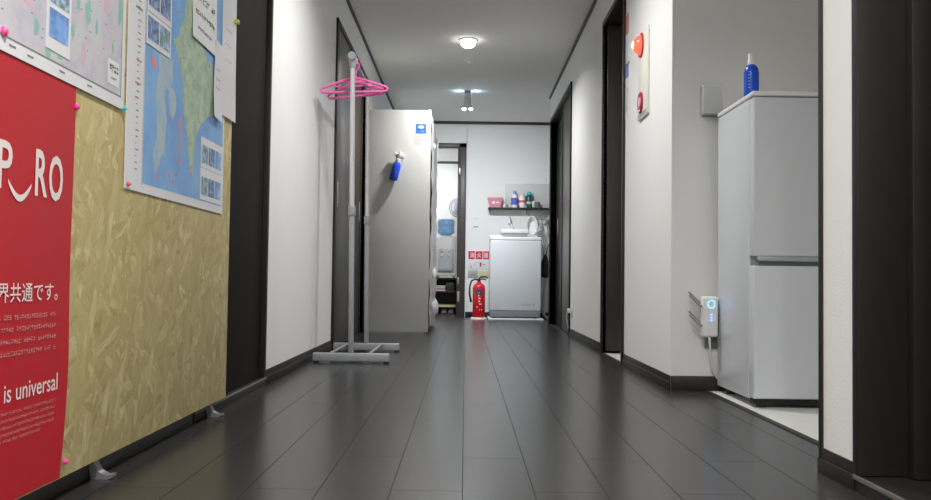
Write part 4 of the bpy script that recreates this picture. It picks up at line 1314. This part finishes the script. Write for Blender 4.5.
for (lb, z0, z1, c, ya) in (('red and white notice above the door frame side of the alarm plate', 1.78, 1.90, (0.70, 0.20, 0.20), 0), ('blue and white notice beside the open right door frame', 1.545, 1.62, (0.10, 0.18, 0.60), 0),
                        ('white and grey notice lowest beside the open right door frame', 1.36, 1.50, (0.62, 0.62, 0.64), 0), ('small white notice between the red and the blue notices', 1.64, 1.74, (0.74, 0.74, 0.72), 0)):
    r = thing('wall_notice', lb, 'notice', (XR, 4.53, z0), 'notices beside the open right door')
    build('sheet', MB().box((XR - 0.002, 4.49, z0 - 0.03), (XR, 4.588, z1)), M_paper, r)
    build('printed_block', MB().box((XR - 0.003, 4.505, z0), (XR - 0.0015, 4.58, z1 - 0.01)), mat('notice_%.2f_%.2f' % (c[0], c[2]), c, 0.5), r)
r = thing('wall_outlet', 'white wall outlet with plug low on the right wall by the sliding door', 'wall outlet', (XR, 6.82, 0.2))
build('plate', MB().box((XR - 0.008, 6.785, 0.155), (XR, 6.855, 0.275), 0.003), M_white, r)
build('plug', MB().box((XR - 0.040, 6.805, 0.19), (XR - 0.008, 6.835, 0.225), 0.005), M_white, r)
build('cord', MB().tube([(XR - 0.038, 6.82, 0.205), (XR - 0.045, 6.83, 0.16), (XR - 0.030, 6.86, 0.09), (XR - 0.022, 6.89, 0.066), (XR - 0.022, 6.92, 0.06)], 0.004, 8), M_white, r)

# ------------------------------------------------------------------ alcove: refrigerator and things around it
FX0, FX1, FY0, FY1 = 1.038, 1.525, 3.06, 3.50
r = thing('refrigerator', 'white two-door refrigerator standing in the alcove on the right', 'refrigerator', (1.285, 3.25, 0))
build('cabinet_body', MB().box((FX0, FY0 + 0.055, 0.028), (FX1, FY1, 1.128), 0.006, 3), M_appl, r)
build('top_cover', MB().box((FX0 - 0.003, FY0 + 0.004, 1.129), (FX1 + .003, FY1, 1.148), 0.006, 3), M_white, r)
lo = build('door', MB().box((FX0, FY0, 0.034), (FX1, FY0 + 0.052, 0.512), 0.006, 3), M_appl, r)
up = build('door', MB().box((FX0, FY0, 0.546), (FX1, FY0 + 0.052, 1.124), 0.006, 3), M_appl, r)
tag(build('handle', MB().box((FX0 + 0.014, FY0 - 0.006, 0.528), (FX1 - .008, FY0 + 0.03, 0.546), 0.005), mat('handle_silver', (0.50, 0.52, 0.55), 0.3, metal=0.5), up), 'silver grip strip')
tag(build('gap', MB().box((FX0 + 0.006, FY0 + 0.02, 0.510), (FX1 - .006, FY0 + 0.05, 0.529), 0.0), M_applgrey, r), 'dark gap between the doors')
for x in (FX0 + 0.04, FX1 - 0.04):
    for y in (FY0 + 0.04, FY1 - 0.05):
        build('foot', MB().lathe([(0.018, 0.0), (0.018, 0.034)], (x, y, 0), 14), M_black, r)
build('kick_plate', MB().box((FX0 + 0.006, FY0 + 0.02, 0.012), (FX1 - 0.006, FY0 + 0.05, 0.035)), M_black, r)
r = thing('pump_bottle', 'blue bottle with white cap on top of the refrigerator', 'bottle', (1.10, 3.20, 1.148))
B0 = (1.076, 3.20, 1.148)
build('bottle_body', MB().lathe([(0.0, 0.0005), (0.025, 0.0005), (0.0275, 0.006), (0.0275, 0.098), (0.024, 0.115), (0.016, 0.126), (0.010, 0.129)], B0, 26), M_blue, r)
build('cap', MB().lathe([(0.0145, 0.128), (0.0145, 0.140), (0.0135, 0.142), (0.0125, 0.170), (0.0, 0.172)], B0, 20), M_white, r)
mb = MB()
for i in range(6):
    a0, a1 = -R90 - 0.75, -R90 - 0.45
    z = 1.148 + 0.035 + i * 0.012
    mb.bm.faces.new([mb.bm.verts.new(Vector((B0[0] + 0.0279 * math.cos(t), B0[1] + 0.0279 * math.sin(t), zz))) for t, zz in ((a0, z), (a1, z), (a1, z + 0.004), (a0, z + 0.004))])
build('label_print', mb, mat('print_ltblue', (0.25, 0.35, 0.75), 0.4), r)
o = build('bottle_cap', MB().lathe([(0.0, 0.0003), (0.016, 0.0003), (0.016, 0.018), (0.012, 0.022), (0, 0.022)], (1.132, 3.26, 1.148), 18), M_black, None, (1.132, 3.26, 1.148))
tag(o, 'small dark round cap behind the blue bottle on the refrigerator', 'cap')
# clear holder
r = thing('wall_holder', 'clear plastic box holder on the alcove wall left of the refrigerator', 'wall holder', (1.02, 3.55, 1.15))
X0, X1, Z0, Z1 = 0.978, 1.058, 1.15, 1.272
mb = MB()
mb.box((X0, 3.546, Z0), (X1, 3.55, Z1)).box((X0, 3.505, Z0), (X0 + .003, 3.546, Z1)).box((X1 - .003, 3.505, Z0), (X1, 3.546, Z1)).box((X0, 3.502, Z0), (X1, 3.505, Z1 - 0.01))
build('box', mb, M_clear, r)
tag(build('base', MB().box((X0 + 0.008, 3.503, Z0 - 0.006), (X1, 3.55, Z0), 0.002), mat('holder_grey', (0.28, 0.29, 0.29), 0.4), r), 'grey bottom edge')
# router
r = thing('wifi_router', 'white wall-mounted router with blue lights beside the refrigerator', 'router', (1.02, 3.53, 0.22))
RX0, RX1, RZ0, RZ1 = 0.966, 1.034, 0.226, 0.392
RY = 3.465
build('case', MB().box((RX0, RY, RZ0), (RX1, RY + 0.032, RZ1), 0.011, 4), M_white, r)
build('wall_bracket', MB().box((RX0 + 0.015, RY + 0.03, RZ0 + 0.03), (RX1 - 0.015, 3.55, RZ1 - 0.03), 0.003), M_grey, r)
M_led = mat('blue_led', (0.1, 0.3, 1), 0.3, emit=(0.12, 0.40, 1.0), es=2.2)
cc = Vector((1.004, RY - 0.0005, 0.360))
tag(build('ring_light', MB().tube([cc + Vector((0.014 * math.cos(t), 0, 0.016 * math.sin(t))) for t in [i * math.pi / 12 for i in range(24)]], 0.0018, 6, closed=True), M_led, r), 'glowing blue ring')
for z in (0.318, 0.306, 0.294):
    build('status_light', MB().box((1.001, RY - 0.0015, z - 0.003), (1.007, RY + 0.001, z + 0.003), 0.0005), M_led, r)
for (y_, z_, s_) in ((RY + 0.006, 0.350, 1), (RY + 0.024, 0.365, 0.95), (RY + 0.006, 0.272, 1), (RY + 0.024, 0.287, 0.95)):
    build('antenna', MB().tube([(RX0 + 0.002, y_, z_), (RX0 - 0.012, y_, z_ + 0.008), (RX0 - 0.050 * s_, y_, z_ + 0.046 * s_)], [0.005, 0.0055, 0.004], 8), M_grey, r)
r = thing('power_adapter', 'dark plug and outlet below the router beside the refrigerator', 'plug', (1.03, 3.54, 0.19))
build('socket', MB().box((1.0, 3.542, 0.175), (1.05, 3.55, 0.225), 0.002), M_grey, r)
build('plug', MB().box((1.008, 3.520, 0.187), (1.036, 3.543, 0.210), 0.004), M_applgrey, r)
o = build('cable', MB().tube([(0.998, RY + .01, 0.228), (1.000, RY + .01, 0.20), (1.008, RY + .02, 0.15), (1.022, RY + .055, 0.10), (1.035, RY + .06, 0.07), (1.06, RY + .062, 0.04)], 0.0045, 8), M_white, None, (1.02, RY, 0.1))
tag(o, 'white cable hanging down from the router beside the refrigerator', 'cable')
